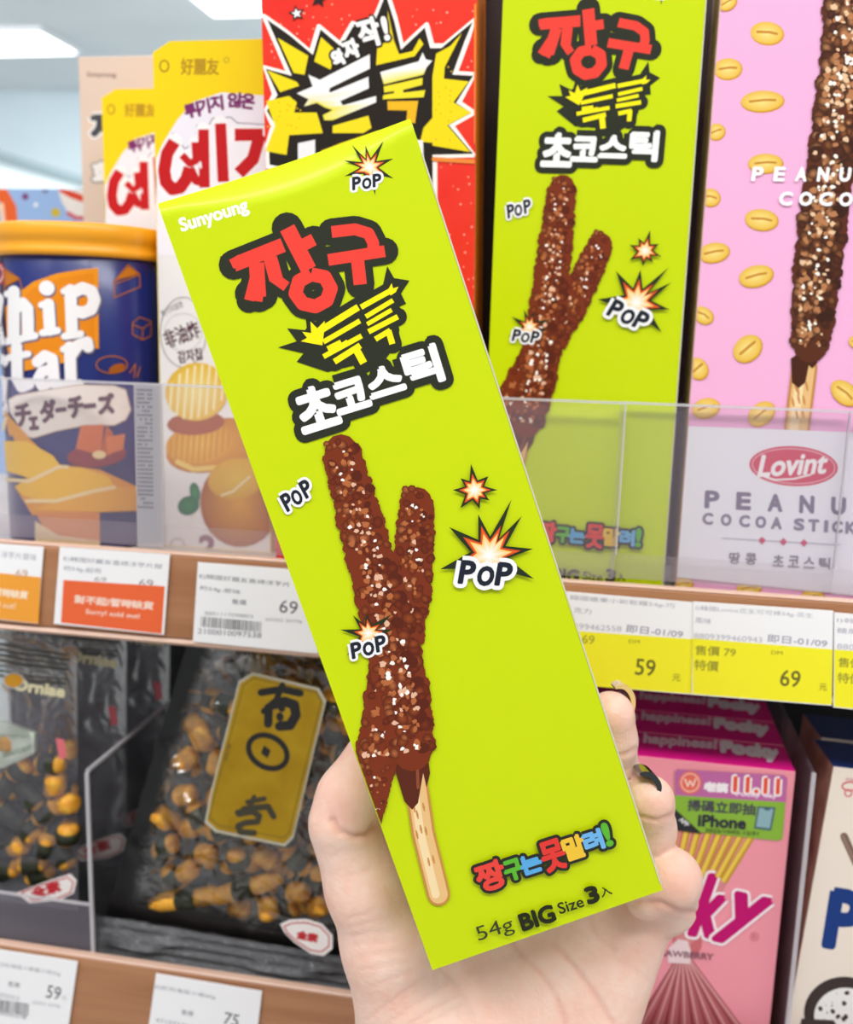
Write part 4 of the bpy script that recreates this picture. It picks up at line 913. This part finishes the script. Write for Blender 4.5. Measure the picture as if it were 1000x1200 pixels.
# (spots: u, v, layer, kind, angle)
sp = []; rs = random.Random(42); pts_ = []
for (u, v, a) in ((.27, .21, 16), (.47, .27, 24), (.86, .42, 80)): sp.append((u, v, 0, 2, a)); pts_ += [(B1.px(u + k * .035 * math.cos(R(a)), v + k * .035 * math.sin(R(a))), 0) for k in (-2, -1, 0, 1, 2)]
for tries in range(6000):
    u, v = rs.uniform(.10, .93), rs.uniform(.17, .93); lay = rs.random() < .5; p = B1.px(u, v)
    if B1.env(u, v) < .5 or (u < .30 and v > .82): continue
    if all(math.dist(p, q) > 29 or l != lay for q, l in pts_):
        pts_.append((p, lay)); sp.append((u, v, lay, rs.choice((0, 0, 1)), rs.uniform(0, 180)))
B1.ridges = [(((192, 872), (206, 915), (228, 985)), .0028, 7), (((200, 868), (232, 930), (268, 958)), .0024, 6), (((158, 988), (176, 1010), (170, 1035)), .0024, 8), (((165, 985), (195, 1006), (190, 1022)), .002, 6),
             (((290, 1010), (285, 1060), (300, 1080)), .0022, 6), (((360, 1000), (352, 1040)), .002, 6), (((250, 870), (235, 930)), .002, 9), (((130, 1098), (170, 1112), (205, 1102)), .0022, 7), (((300, 1130), (340, 1140), (390, 1132)), .0018, 7), (((120, 1120), (150, 1125)), .0015, 5)]
f1, o1 = B1.film('seaweed_snack_bag', m_film, 84, 110)
tag(f1, 'clear bag of seaweed rice crackers with a gold label, left of the hand', 'bag')
items1 = []
place_crackers(B1, sp, 5, 'gold-labelled bag', 'rice crackers in the gold-labelled bag', 0.0047, items1)
m_inkb = mat('black_bag_print', '#0c0c0e', 0.3)
# printed halftone edge: black band with dots thinning inward
V = []; Fs = []; rs = random.Random(8)
def dot(bag, o0, u, v, r_, V, Fs, extra=.0004):
    q = bag.pt(u, v, 1, extra) - o0; n = len(V); V += [q + Vector((r_ * math.cos(k * math.pi / 3 + .2), 0, r_ * math.sin(k * math.pi / 3 + .2))) for k in range(6)]; Fs.append(tuple(range(n + 5, n - 1, -1)))
for j in range(130):
    v = .12 + j / 130 * .86
    for i in range(9):
        u = .004 + i * .0105 + (j % 2) * .005; r_ = .00135 * (1 - i / 10.5)
        dot(B1, o1, u, v, r_, V, Fs)
for j in range(8):
    for i in range(88):
        u = i / 88 * .99 + (j % 2) * .0056; v = .125 + j * .0125 + .012 * math.sin(u * 5); dot(B1, o1, u, v, .00135 * (1 - j / 9.5), V, Fs)
hd = obj('halftone_border', V, Fs, m_inkb, f1); hd['kind'] = 'stuff'
# bottom seal fins
V = []; Fs = []
for j in range(9):
    for i in range(41): q = B1.pt(i / 40, .118 * j / 8, 1, .0006 + .0008 * (j % 2)) - o1; V.append(q)
for j in range(8):
    for i in range(40): Fs.append((j * 41 + i, j * 41 + i + 1, (j + 1) * 41 + i + 1, (j + 1) * 41 + i))
obj('bottom_seal', V, Fs, m_seal, f1)
# gold label with brush characters
m_gold = mat('gold_foil', '#c9a227', 0.32, metal=0.75, vary='#b88f1c', scale=60, bump=0.1, bscale=60)
m_sil = mat('silver_rim', '#cfc9b4', 0.35, metal=0.3)
YL = 0.0095
Zg = zc(240, 760, 5.0)
lab = Zg(280, 140, 670, 232, 712, 305, 520, 1110, 470, 1160, 60, 1075, 0, 1020, 30, 860, 200, 190)
def plate(name, pts, Y, th_, m, parent, o0):
    q = [W(x, y, Y) - o0 for x, y in pts]; n = len(q); V = q + [p + Vector((0, th_, 0)) for p in q]
    return obj(name, V, [tuple(range(n))[::-1], tuple(range(n, 2 * n))] + [(i, (i + 1) % n, (i + 1) % n + n, i + n) for i in range(n)], m, parent)
cx_ = sum(p[0] for p in lab) / len(lab); cy_ = sum(p[1] for p in lab) / len(lab)
lb_ = plate('gold_label', [(cx_ + (x - cx_) * .955, cy_ + (y - cy_) * .965) for x, y in lab], YL - .0004, .0003, m_gold, f1, o1); lb_['label'] = 'gold label with black brush characters'
plate('label_rim', lab, YL, .0003, m_sil, f1, o1)
A = Art(Matrix.Translation(o1)); Mg = Matrix.Translation(Vector((o1.x, YL - .0004, o1.z))); A = Art(Mg)
inner = Zg(285, 172, 655, 258, 682, 312, 495, 1075, 462, 1110, 80, 1035, 28, 990, 58, 862, 228, 215)
A.line(inner + [inner[0]], 1.0, '#6e5a18')
A.line(Zg(330, 258, 450, 238, 560, 262), 8.7, '#141210'); A.line(Zg(455, 215, 420, 300, 345, 368), 7.2, '#141210'); A.line(Zg(375, 345, 372, 440), 10.2, '#141210'); A.line(Zg(400, 330, 470, 310, 525, 330, 535, 390, 500, 450, 440, 455), 11.6, '#141210'); A.line(Zg(450, 345, 452, 352), 8.7, '#141210'); A.line(Zg(440, 395, 442, 405), 8.7, '#141210')
A.ring(*Zg(370, 605)[0], 24, 18, 6.5, '#141210', -30); A.ell(*Zg(358, 605)[0], 6, 8, '#141210', 15, n=4)
A.line(Zg(250, 900, 350, 880), 5.8, '#3a3420'); A.line(Zg(230, 940, 370, 925, 405, 985), 7.2, '#3a3420'); A.line(Zg(290, 870, 260, 940, 190, 960), 5.8, '#3a3420'); A.line(Zg(200, 970, 280, 955, 320, 980, 310, 1015, 240, 1020, 195, 1040, 210, 1075, 290, 1080), 7.2, '#3a3420')
row(A, '海苔小卷', *Zg(120, 660, 150, 560), 5, '#6e5a18')
pr = A.build('brush_characters', None, mat('label_ink', attr=True, rough=0.5)); pr.parent = f1; pr.location = Vector((0, YL - .0004 - o1.y, 0))
def oval_label(bag, f, o0, pts, txt_c, ang, Y, w=24, h=9):
    q = plate('veg_label', pts, Y, .0003, mat('label_white', '#f3ece8', 0.5), f, o0); q['label'] = 'small white label with a red outline and two red characters'
    A = Art(Matrix.Translation(Vector((o0.x, Y, o0.z)))); xs = sum(p[0] for p in pts) / len(pts); ys = sum(p[1] for p in pts) / len(pts)
    ins = [(xs + (x - xs) * .86, ys + (y - ys) * .8) for x, y in pts]; A.line(ins + [ins[0]], 1.6, '#c0343c')
    A.text('全素', *txt_c, w, h, '#c22a34', ang, .9)
    p = A.build('red_print', None); p.parent = f; p.location = Vector((0, Y - o0.y, 0))
Zv = zc(90, 740, 2.6087)
oval_label(B1, f1, o1, Zv(622, 895, 650, 882, 700, 880, 750, 895, 782, 930, 782, 970, 755, 992, 715, 985, 665, 950, 635, 920), Zv(705, 932)[0], -12, .0095)
# the zip pouch at far left
B2 = Bag([(-110, 720), (90, 758), (92, 1068), (-110, 1040)], 0.030, 0.011, 0.013, .08)
f2, o2 = B2.film('cracker_pouch', m_pouch, 30, 40)
tag(f2, 'hazy zip pouch of seaweed rice crackers at the left edge of the lower shelf', 'pouch')
Zp = zc(0, 740, 2.6087)
def uv2(px, py): return (px + 110) / 201, (1054 + (px + 110) * .13 - py) / 308
sp2 = []; pts_ = []
for x, y, k, a in ((155, 440, 1, 4), (60, 460, 0, 40), (15, 512, 1, -40), (170, 500, 0, 80), (145, 588, 1, 40), (92, 645, 0, -35), (58, 690, 0, 30), (140, 690, 1, 70), (208, 652, 0, 80), (100, 742, 1, 4), (20, 755, 1, 2), (-40, 560, 1, 20), (-40, 660, 1, 70), (92, 540, 1, -38), (35, 600, 1, -38), (10, 655, 1, -38), (-60, 460, 0, 0), (-70, 740, 1, 0), (205, 560, 0, 20), (20, 380, 0, 10)):
    (qx, qy), = Zp(x, y); u, v = uv2(qx, qy); sp2.append((u, v, 0, k, a))
rs = random.Random(13)
for tries in range(3000):
    u, v = rs.uniform(.08, .92), rs.uniform(.12, .60); p = B2.px(u, v)
    if all(math.dist(p, q) > 30 for q in pts_): pts_.append(p); sp2.append((u, v, 1, rs.choice((0, 1)), rs.uniform(0, 180)))
items2 = []
place_crackers(B2, sp2, 6, 'zip pouch', 'rice crackers in the zip pouch', 0.0050, items2)
for o in items2[13:16]:
    for c in o.children: c.scale = (1, 1, 1.6)
V = []; Fs = []
for j in range(7):
    for i in range(70): dot(B2, o2, .02 + i / 70 * .94 + (j % 2) * .006, .965 - j * .017, .0008, V, Fs)
hd = obj('embossed_zip', V, Fs, mat('zip_grey', '#5c5a52', 0.6), f2); hd['kind'] = 'stuff'
V = []; Fs = []
for side in (0, 1):
    for i in range(41): V.append(B2.pt(i / 40 * .95, .905 - side * .022, 1, .0012) - o2)
obj('zip_ridge', V, [(i, i + 1, i + 42, i + 41) for i in range(40)], m_seal, f2)
A = Art(Matrix.Translation(Vector((o2.x, .016, o2.z)))); A.text('Orniae', *Zp(120, 172)[0], 60, 13, '#d8cfa8', -9, 1.0); A.ell(*Zp(42, 150)[0], 11, 8, '#c98f22', 0); A.ring(*Zp(42, 150)[0], 12, 9, 1.2, '#b6b4be')
A.poly(Zp(170, 326, 196, 330, 204, 385, 182, 392), '#d86c74'); p_ = A.build('printed_name', None); p_.parent = f2; p_.location = Vector((0, .016 - o2.y, 0))
oval_label(B2, f2, o2, Zp(50, 800, 150, 762, 215, 742, 234, 762, 225, 800, 180, 822, 90, 830), Zp(140, 790)[0], 16, .0165, 34, 12)
pk_ = plate('desiccant_packet', Zp(-60, 270, 20, 282, 104, 312, 104, 372, 30, 412, -60, 430), .0232, .0022, mat('packet_paper', '#dfe4da', 0.6, vary='#c9d6bf', scale=200), None, Vector((0, 0, 0)))
tag(pk_, 'small white and green desiccant packet inside the hazy zip pouch', 'packet')
A = Art(Matrix.Translation((0, .0232, 0))); row(A, 'DESICCANT', *Zp(10, 380, 98, 352), 5, '#5f7a52', .2); row(A, 'DO NOT EAT', *Zp(0, 318, 88, 322), 4, '#7d9470', .1); p_ = A.build('printed_text', None); p_.location.y = .0232; p_.parent = pk_
# more of the same behind, dim in the shelf's depth
for k in (1, 2):
    c = copy_tree(f1); c.location += Vector((-.010 * k, .045 * k, .0015 * k)); c['label'] = ('second seaweed snack bag, dim behind the gold-labelled one in front', 'hindmost seaweed snack bag, deep in the dark of the lower shelf')[k - 1]
    c2 = copy_tree(f2); c2.location += Vector((.006 * k, .036 * k, .002)); c2['label'] = ('second zip pouch, its edge showing right of the front pouch', 'hindmost zip pouch, deep in the dark of the lower shelf')[k - 1]

# ------------------------------------------------------------------ the hand
def HC(px, py, d): return np.array(((px - 500) / F * d, (py - 600) / F * d, float(d)))
def cone(Q, a, ra, b, rb):
    ab = b - a; L2 = ab @ ab; t = np.clip(((Q - a) @ ab) / L2, 0, 1)
    return np.linalg.norm(Q - a - t[..., None] * ab, axis=-1) - (ra + (rb - ra) * t)
def smin(a, b, k):
    h = np.clip(0.5 + 0.5 * (b - a) / k, 0, 1); return b * (1 - h) + a * h - k * h * (1 - h)
def chain(Q, lst, k=2.0):
    r = None
    for (p, ra), (q, rb) in zip(lst, lst[1:]):
        d = cone(Q, HC(*p), ra, HC(*q), rb); r = d if r is None else smin(r, d, k)
    return r
FINGERS = [
    [((716, 838, 301), 7.4), ((716, 868, 305), 7.9), ((717, 902, 311), 8.2), ((700, 950, 323), 9.0), ((640, 1000, 328), 10)],
    [((761, 938, 300), 7.8), ((760, 972, 308), 8.4), ((742, 1010, 321), 9.0), ((680, 1050, 328), 10)],
    [((758, 1052, 306), 6.8), ((786, 1030, 305), 9.2), ((781, 1058, 316), 9.4), ((715, 1085, 325), 11)]]
PALM = [([((500, 1200, 325), 20), ((590, 960, 328), 14)]), ([((560, 1210, 325), 20), ((650, 980, 328), 14)]), ([((610, 1210, 324), 20), ((700, 1030, 327), 14)]),
        ([((672, 1210, 324), 19.5), ((738, 1085, 322), 13)]), ([((560, 1180, 324), 17), ((690, 1120, 323), 15)]),
        ([((500, 1230, 322), 21), ((560, 1420, 330), 25)]), ([((650, 1230, 324), 20), ((600, 1420, 330), 25)])]
THUMB = [((492, 1205, 321), 20), ((458, 1105, 314), 15.2), ((430, 1040, 310), 12.3), ((404, 972, 308), 10.9)]
TIP = [((403, 962, 306.5), 11.0), ((412, 935, 307), 10.6), ((440, 880, 316), 8.6)]
STEP = 0.9
lo = np.array((-44.0, 52.0, 285.0)); hi = np.array((92.0, 232.0, 356.0))
nx, ny, nz = [int(v) for v in np.ceil((hi - lo) / STEP)]
gx, gy, gz = np.meshgrid(np.arange(nx), np.arange(ny), np.arange(nz), indexing='ij')
Q = np.stack((gx, gy, gz), -1) * STEP + lo
D = None
for c in PALM:
    d = chain(Q, c); D = d if D is None else smin(D, d, 7.0)
D = smin(D, chain(Q, THUMB, 5.0), 6.0); D = smin(D, chain(Q, TIP, 3.0), 1.6)
Df = None
for c in FINGERS:
    d = chain(Q, c, 2.5); Df = d if Df is None else smin(Df, d, 0.7)
D = smin(D, Df, 3.0)
_Rm = np.array(MH.to_3x3()); _o = np.array(MH.translation)
QB = ((Q * .001) @ CW.T + CAM - _o) @ _Rm * 1000            # the grid in the held carton's own axes, mm
bc = np.array((35.0, TH * 500, HH * 500)); bh = bc + .12; bh[1] = TH * 500 + .12
qd = np.abs(QB - bc) - bh; SB = np.linalg.norm(np.maximum(qd, 0), axis=-1) + np.minimum(qd.max(-1), 0)
D = np.maximum(D, -SB)                                      # nothing of the hand inside the carton
def surface_nets(D):
    S = D < 0; nx, ny, nz = D.shape
    c = np.zeros((nx - 1, ny - 1, nz - 1, 3)); n = np.zeros((nx - 1, ny - 1, nz - 1))
    offs = [(0, 0, 0), (1, 0, 0), (0, 1, 0), (1, 1, 0), (0, 0, 1), (1, 0, 1), (0, 1, 1), (1, 1, 1)]
    sl = lambda A, o: A[o[0]:nx - 1 + o[0], o[1]:ny - 1 + o[1], o[2]:nz - 1 + o[2]]
    for i, a in enumerate(offs):
        for ax in range(3):
            if a[ax]: continue
            b = list(a); b[ax] = 1; b = tuple(b)
            da, db = sl(D, a), sl(D, b); m = (da < 0) != (db < 0); t = np.where(m, da / np.where(m, da - db, 1), 0)
            for k in range(3): c[..., k] += np.where(m, a[k] + (t if k == ax else 0), 0)
            n += m
    act = n > 0; idx = -np.ones(n.shape, int); idx[act] = np.arange(act.sum())
    base = np.argwhere(act); V = base + c[act] / n[act][:, None]; faces = []
    for ax in range(3):
        u, v = (ax + 1) % 3, (ax + 2) % 3
        a = [slice(0, s_ - 1) for s_ in D.shape]; b = list(a); a[u] = a[v] = slice(1, D.shape[u] - 1); a[v] = slice(1, D.shape[v] - 1); a[u] = slice(1, D.shape[u] - 1)
        b = list(a); a[ax] = slice(0, D.shape[ax] - 1); b[ax] = slice(1, D.shape[ax])
        A_, B_ = S[tuple(a)], S[tuple(b)]; e = np.argwhere(A_ != B_)
        off = np.zeros(3, int); off[u] = off[v] = 1; p = e + off; ins = A_[A_ != B_]
        def cell(du, dv): q = p.copy(); q[:, u] -= du; q[:, v] -= dv; return idx[q[:, 0], q[:, 1], q[:, 2]]
        f = np.stack((cell(1, 1), cell(0, 1), cell(0, 0), cell(1, 0)), 1); f[~ins] = f[~ins][:, ::-1]; faces.append(f)
    return V, np.concatenate(faces)
V, Fh = surface_nets(D); V = V * STEP + lo
# relax, then vertex normals
E_ = np.concatenate([Fh[:, [0, 1]], Fh[:, [1, 2]], Fh[:, [2, 3]], Fh[:, [3, 0]]]); E_ = np.concatenate([E_, E_[:, ::-1]])
cnt = np.bincount(E_[:, 0], minlength=len(V))[:, None]
for _ in range(3):
    S_ = np.stack([np.bincount(E_[:, 0], weights=V[E_[:, 1], k], minlength=len(V)) for k in range(3)], 1); V = V * .4 + S_ / cnt * .6
def vnorm(V):
    fn = np.cross(V[Fh[:, 2]] - V[Fh[:, 0]], V[Fh[:, 3]] - V[Fh[:, 1]]); n = np.zeros_like(V)
    for k in range(4):
        for a in range(3): n[:, a] += np.bincount(Fh[:, k], weights=fn[:, a], minlength=len(V))
    return n / np.maximum(np.linalg.norm(n, axis=1), 1e-9)[:, None]
Nv = vnorm(V)
pxy = np.stack((V[:, 0] / V[:, 2] * F + 500, V[:, 1] / V[:, 2] * F + 600), 1)
front = np.clip(-Nv[:, 2] * 2.0 + .3, 0, 1)
if (Nv * (V - V.mean(0))).sum() < 0: Nv = -Nv; Fh = Fh[:, ::-1]; front = np.clip(-Nv[:, 2] * 2.0 + .3, 0, 1)
ZH = zc(340, 860, 3.53)
creases = [(((390, 962), (398, 975), (416, 982), (432, 978), (440, 968)), 1.3, 4.0, 1), (((598, 1098), (612, 1120), (637, 1146), (652, 1170), (662, 1196), (666, 1230)), .5, 2.6, .8), (((650, 1108), (675, 1135), (696, 1163), (718, 1200)), .55, 2.6, .8),
           (((515, 1132), (540, 1160), (556, 1200)), .35, 2.6, .4), (((718, 886), (732, 885), (746, 878)), .5, 2.6, .6), (((700, 908), (730, 916), (745, 910)), .35, 2.4, .4), (((748, 957), (770, 962), (790, 955)), .6, 3.0, .7),
           (((745, 1058), (775, 1058), (797, 1069), (818, 1070)), .9, 3.2, 1), (((690, 1075), (700, 1100), (720, 1115)), .4, 3.5, .5), (((640, 1060), (690, 1105), (760, 1150)), .2, 3.0, .2)]
for g in ((240, 765, 335, 740), (245, 800, 400, 768), (250, 835, 430, 822), (262, 875, 440, 852), (280, 925, 470, 900), (300, 975, 500, 940), (420, 700, 470, 760), (400, 640, 440, 700), (320, 1180, 560, 1010), (400, 1200, 660, 1030), (500, 1200, 700, 1080), (250, 590, 330, 560), (560, 1200, 706, 1130), (330, 1050, 500, 985)): creases.append((tuple(ZH(*g)), .2, 2.0, .3))
red = np.zeros(len(V))
for pl, dep, wd_, rd in creases:
    d = np.full(len(V), 1e9)
    for a, b in zip(pl, pl[1:]):
        a, b = np.array(a, float), np.array(b, float); ab = b - a; t = np.clip(((pxy - a) @ ab) / (ab @ ab), 0, 1)
        d = np.minimum(d, np.linalg.norm(pxy - a - t[:, None] * ab, axis=1))
    g = np.exp(-(d / wd_) ** 2) * front; V = V - Nv * (dep * g)[:, None]; red = np.maximum(red, np.exp(-(d / (wd_ * 1.8)) ** 2) * rd * .5 * front)
for cx, cy, r_, am in ((405, 945, 26, .45), (716, 850, 22, .4), (765, 940, 20, .35), (800, 1030, 26, .4), (600, 1150, 60, .18), (730, 1110, 40, .25), (440, 1080, 40, .12)):
    red = np.maximum(red, am * np.exp(-((pxy[:, 0] - cx) ** 2 + (pxy[:, 1] - cy) ** 2) / r_ ** 2))
VB = ((V * .001) @ CW.T + CAM - _o) @ _Rm * 1000; mrg = .8   # rest on the carton's faces, never through them
lo_b, hi_b = np.array((-mrg, -mrg, -mrg)), np.array((70 + mrg, TH * 1000 + mrg, HH * 1000 + mrg))
ins = np.all((VB > lo_b) & (VB < hi_b), axis=1); gap = np.concatenate([VB - lo_b, hi_b - VB], 1); gap[:, 1] = 1e9; ax_ = gap.argmin(1)
for i in np.nonzero(ins)[0]: k = ax_[i]; VB[i, k % 3] = lo_b[k % 3] if k < 3 else hi_b[k % 3]
V = ((VB * .001) @ _Rm.T + _o - CAM) @ CW * 1000
mot = np.array([noise.noise(Vector(v) * .09) * .5 + noise.noise(Vector(v) * .35) * .3 for v in V])
c0, c1, c2 = np.array(lin('#f2c2ad')), np.array(lin('#f8d8c9')), np.array(lin('#dc8e7c'))
t = np.clip(mot + .5, 0, 1)[:, None]; colr = (c0 * (1 - t) + c1 * t); colr = colr * (1 - red[:, None] * .75) + c2 * red[:, None] * .75
o_h = HC(580, 1200, 325)
Wv = (V - o_h) @ CW.T * .001
Mh = Matrix.Translation(Vector(CAM + CW @ o_h * .001))
m_skin = mat('skin', attr=True, rough=0.48, sss=0.12, bump=0.25, bscale=650, spec=0.35)
hand = obj('person', Wv.tolist(), Fh.tolist(), m_skin, matrix=Mh, smooth=True, cols=colr.tolist())
tag(hand, 'left hand of a person, palm forward, gripping the tilted lime green carton', 'person')
def nail(arc, d0, d1, th_, m, label, k):
    """a curved plate following the arc, reaching towards the camera past the fingertip"""
    V = []; n = len(arc); c = np.mean(np.array(arc), 0)
    for dd, sc in ((d0, 1.0), ((d0 + d1) / 2, 1.02), (d1, .98)):
        for i, (x, y) in enumerate(arc):
            t = i / (n - 1); w = th_ * math.sin(math.pi * (.08 + .84 * t)) ** .7
            tx = arc[min(i + 1, n - 1)][0] - arc[max(i - 1, 0)][0]; ty = arc[min(i + 1, n - 1)][1] - arc[max(i - 1, 0)][1]; l = math.hypot(tx, ty); nxx, nyy = ty / l, -tx / l
            sd = d0 * 1.0
            for sgn in (0, 1): q = HC(x + nxx * w * k * sgn, y + nyy * w * k * sgn, sd); q = q * 1.0; q[2] = dd; q[0] = (x + nxx * w * k * sgn - 500) / F * sd; q[1] = (y + nyy * w * k * sgn - 600) / F * sd; V.append((q - o_h) @ CW.T * .001)
    Fs = []
    for l in range(2):
        for i in range(n - 1):
            a = l * 2 * n + 2 * i; b = a + 2 * n
            Fs += [(a, a + 2, b + 2, b), (a + 1, b + 1, b + 3, a + 3)]
        a = l * 2 * n; b = a + 2 * n; Fs += [(a, b, b + 1, a + 1), (a + 2 * n - 2, a + 2 * n - 1, b + 2 * n - 1, b + 2 * n - 2)]
    for i in range(n - 1):
        Fs += [(2 * i, 2 * i + 1, 2 * i + 3, 2 * i + 2), (4 * n + 2 * i, 4 * n + 2 * i + 2, 4 * n + 2 * i + 3, 4 * n + 2 * i + 1)]
    o = obj('fingernail', [tuple(v) for v in V], Fs, m, hand, smooth=False); o['label'] = label
    return o
def arcpts(*c):
    p = [np.array(c[i:i + 2], float) for i in range(0, len(c), 2)]; out = []
    for i in range(len(p) - 1):
        p0, p1, p2, p3 = p[max(i - 1, 0)], p[i], p[i + 1], p[min(i + 2, len(p) - 1)]
        for t in (0, .25, .5, .75): out.append(tuple(.5 * (2 * p1 + (p2 - p0) * t + (2 * p0 - 5 * p1 + 4 * p2 - p3) * t * t + (3 * p1 - p0 - 3 * p2 + p3) * t ** 3)))
    return out + [tuple(p[-1])]
nail(arcpts(722, 808, 728, 807, 735, 811, 740, 821, 741, 834), 300, 307, 7, mat('gold_nail_polish', '#f0cb80', 0.18, coat=0.8, metal=0.25), 'long pale gold fingernail', 0.9)
nail(arcpts(750, 909, 757, 910, 764, 914, 770, 922, 770, 932), 294, 303, 8, mat('black_nail_polish', '#23282a', 0.15, coat=1.0, metal=0.4), 'glossy black fingernail', 0.9)
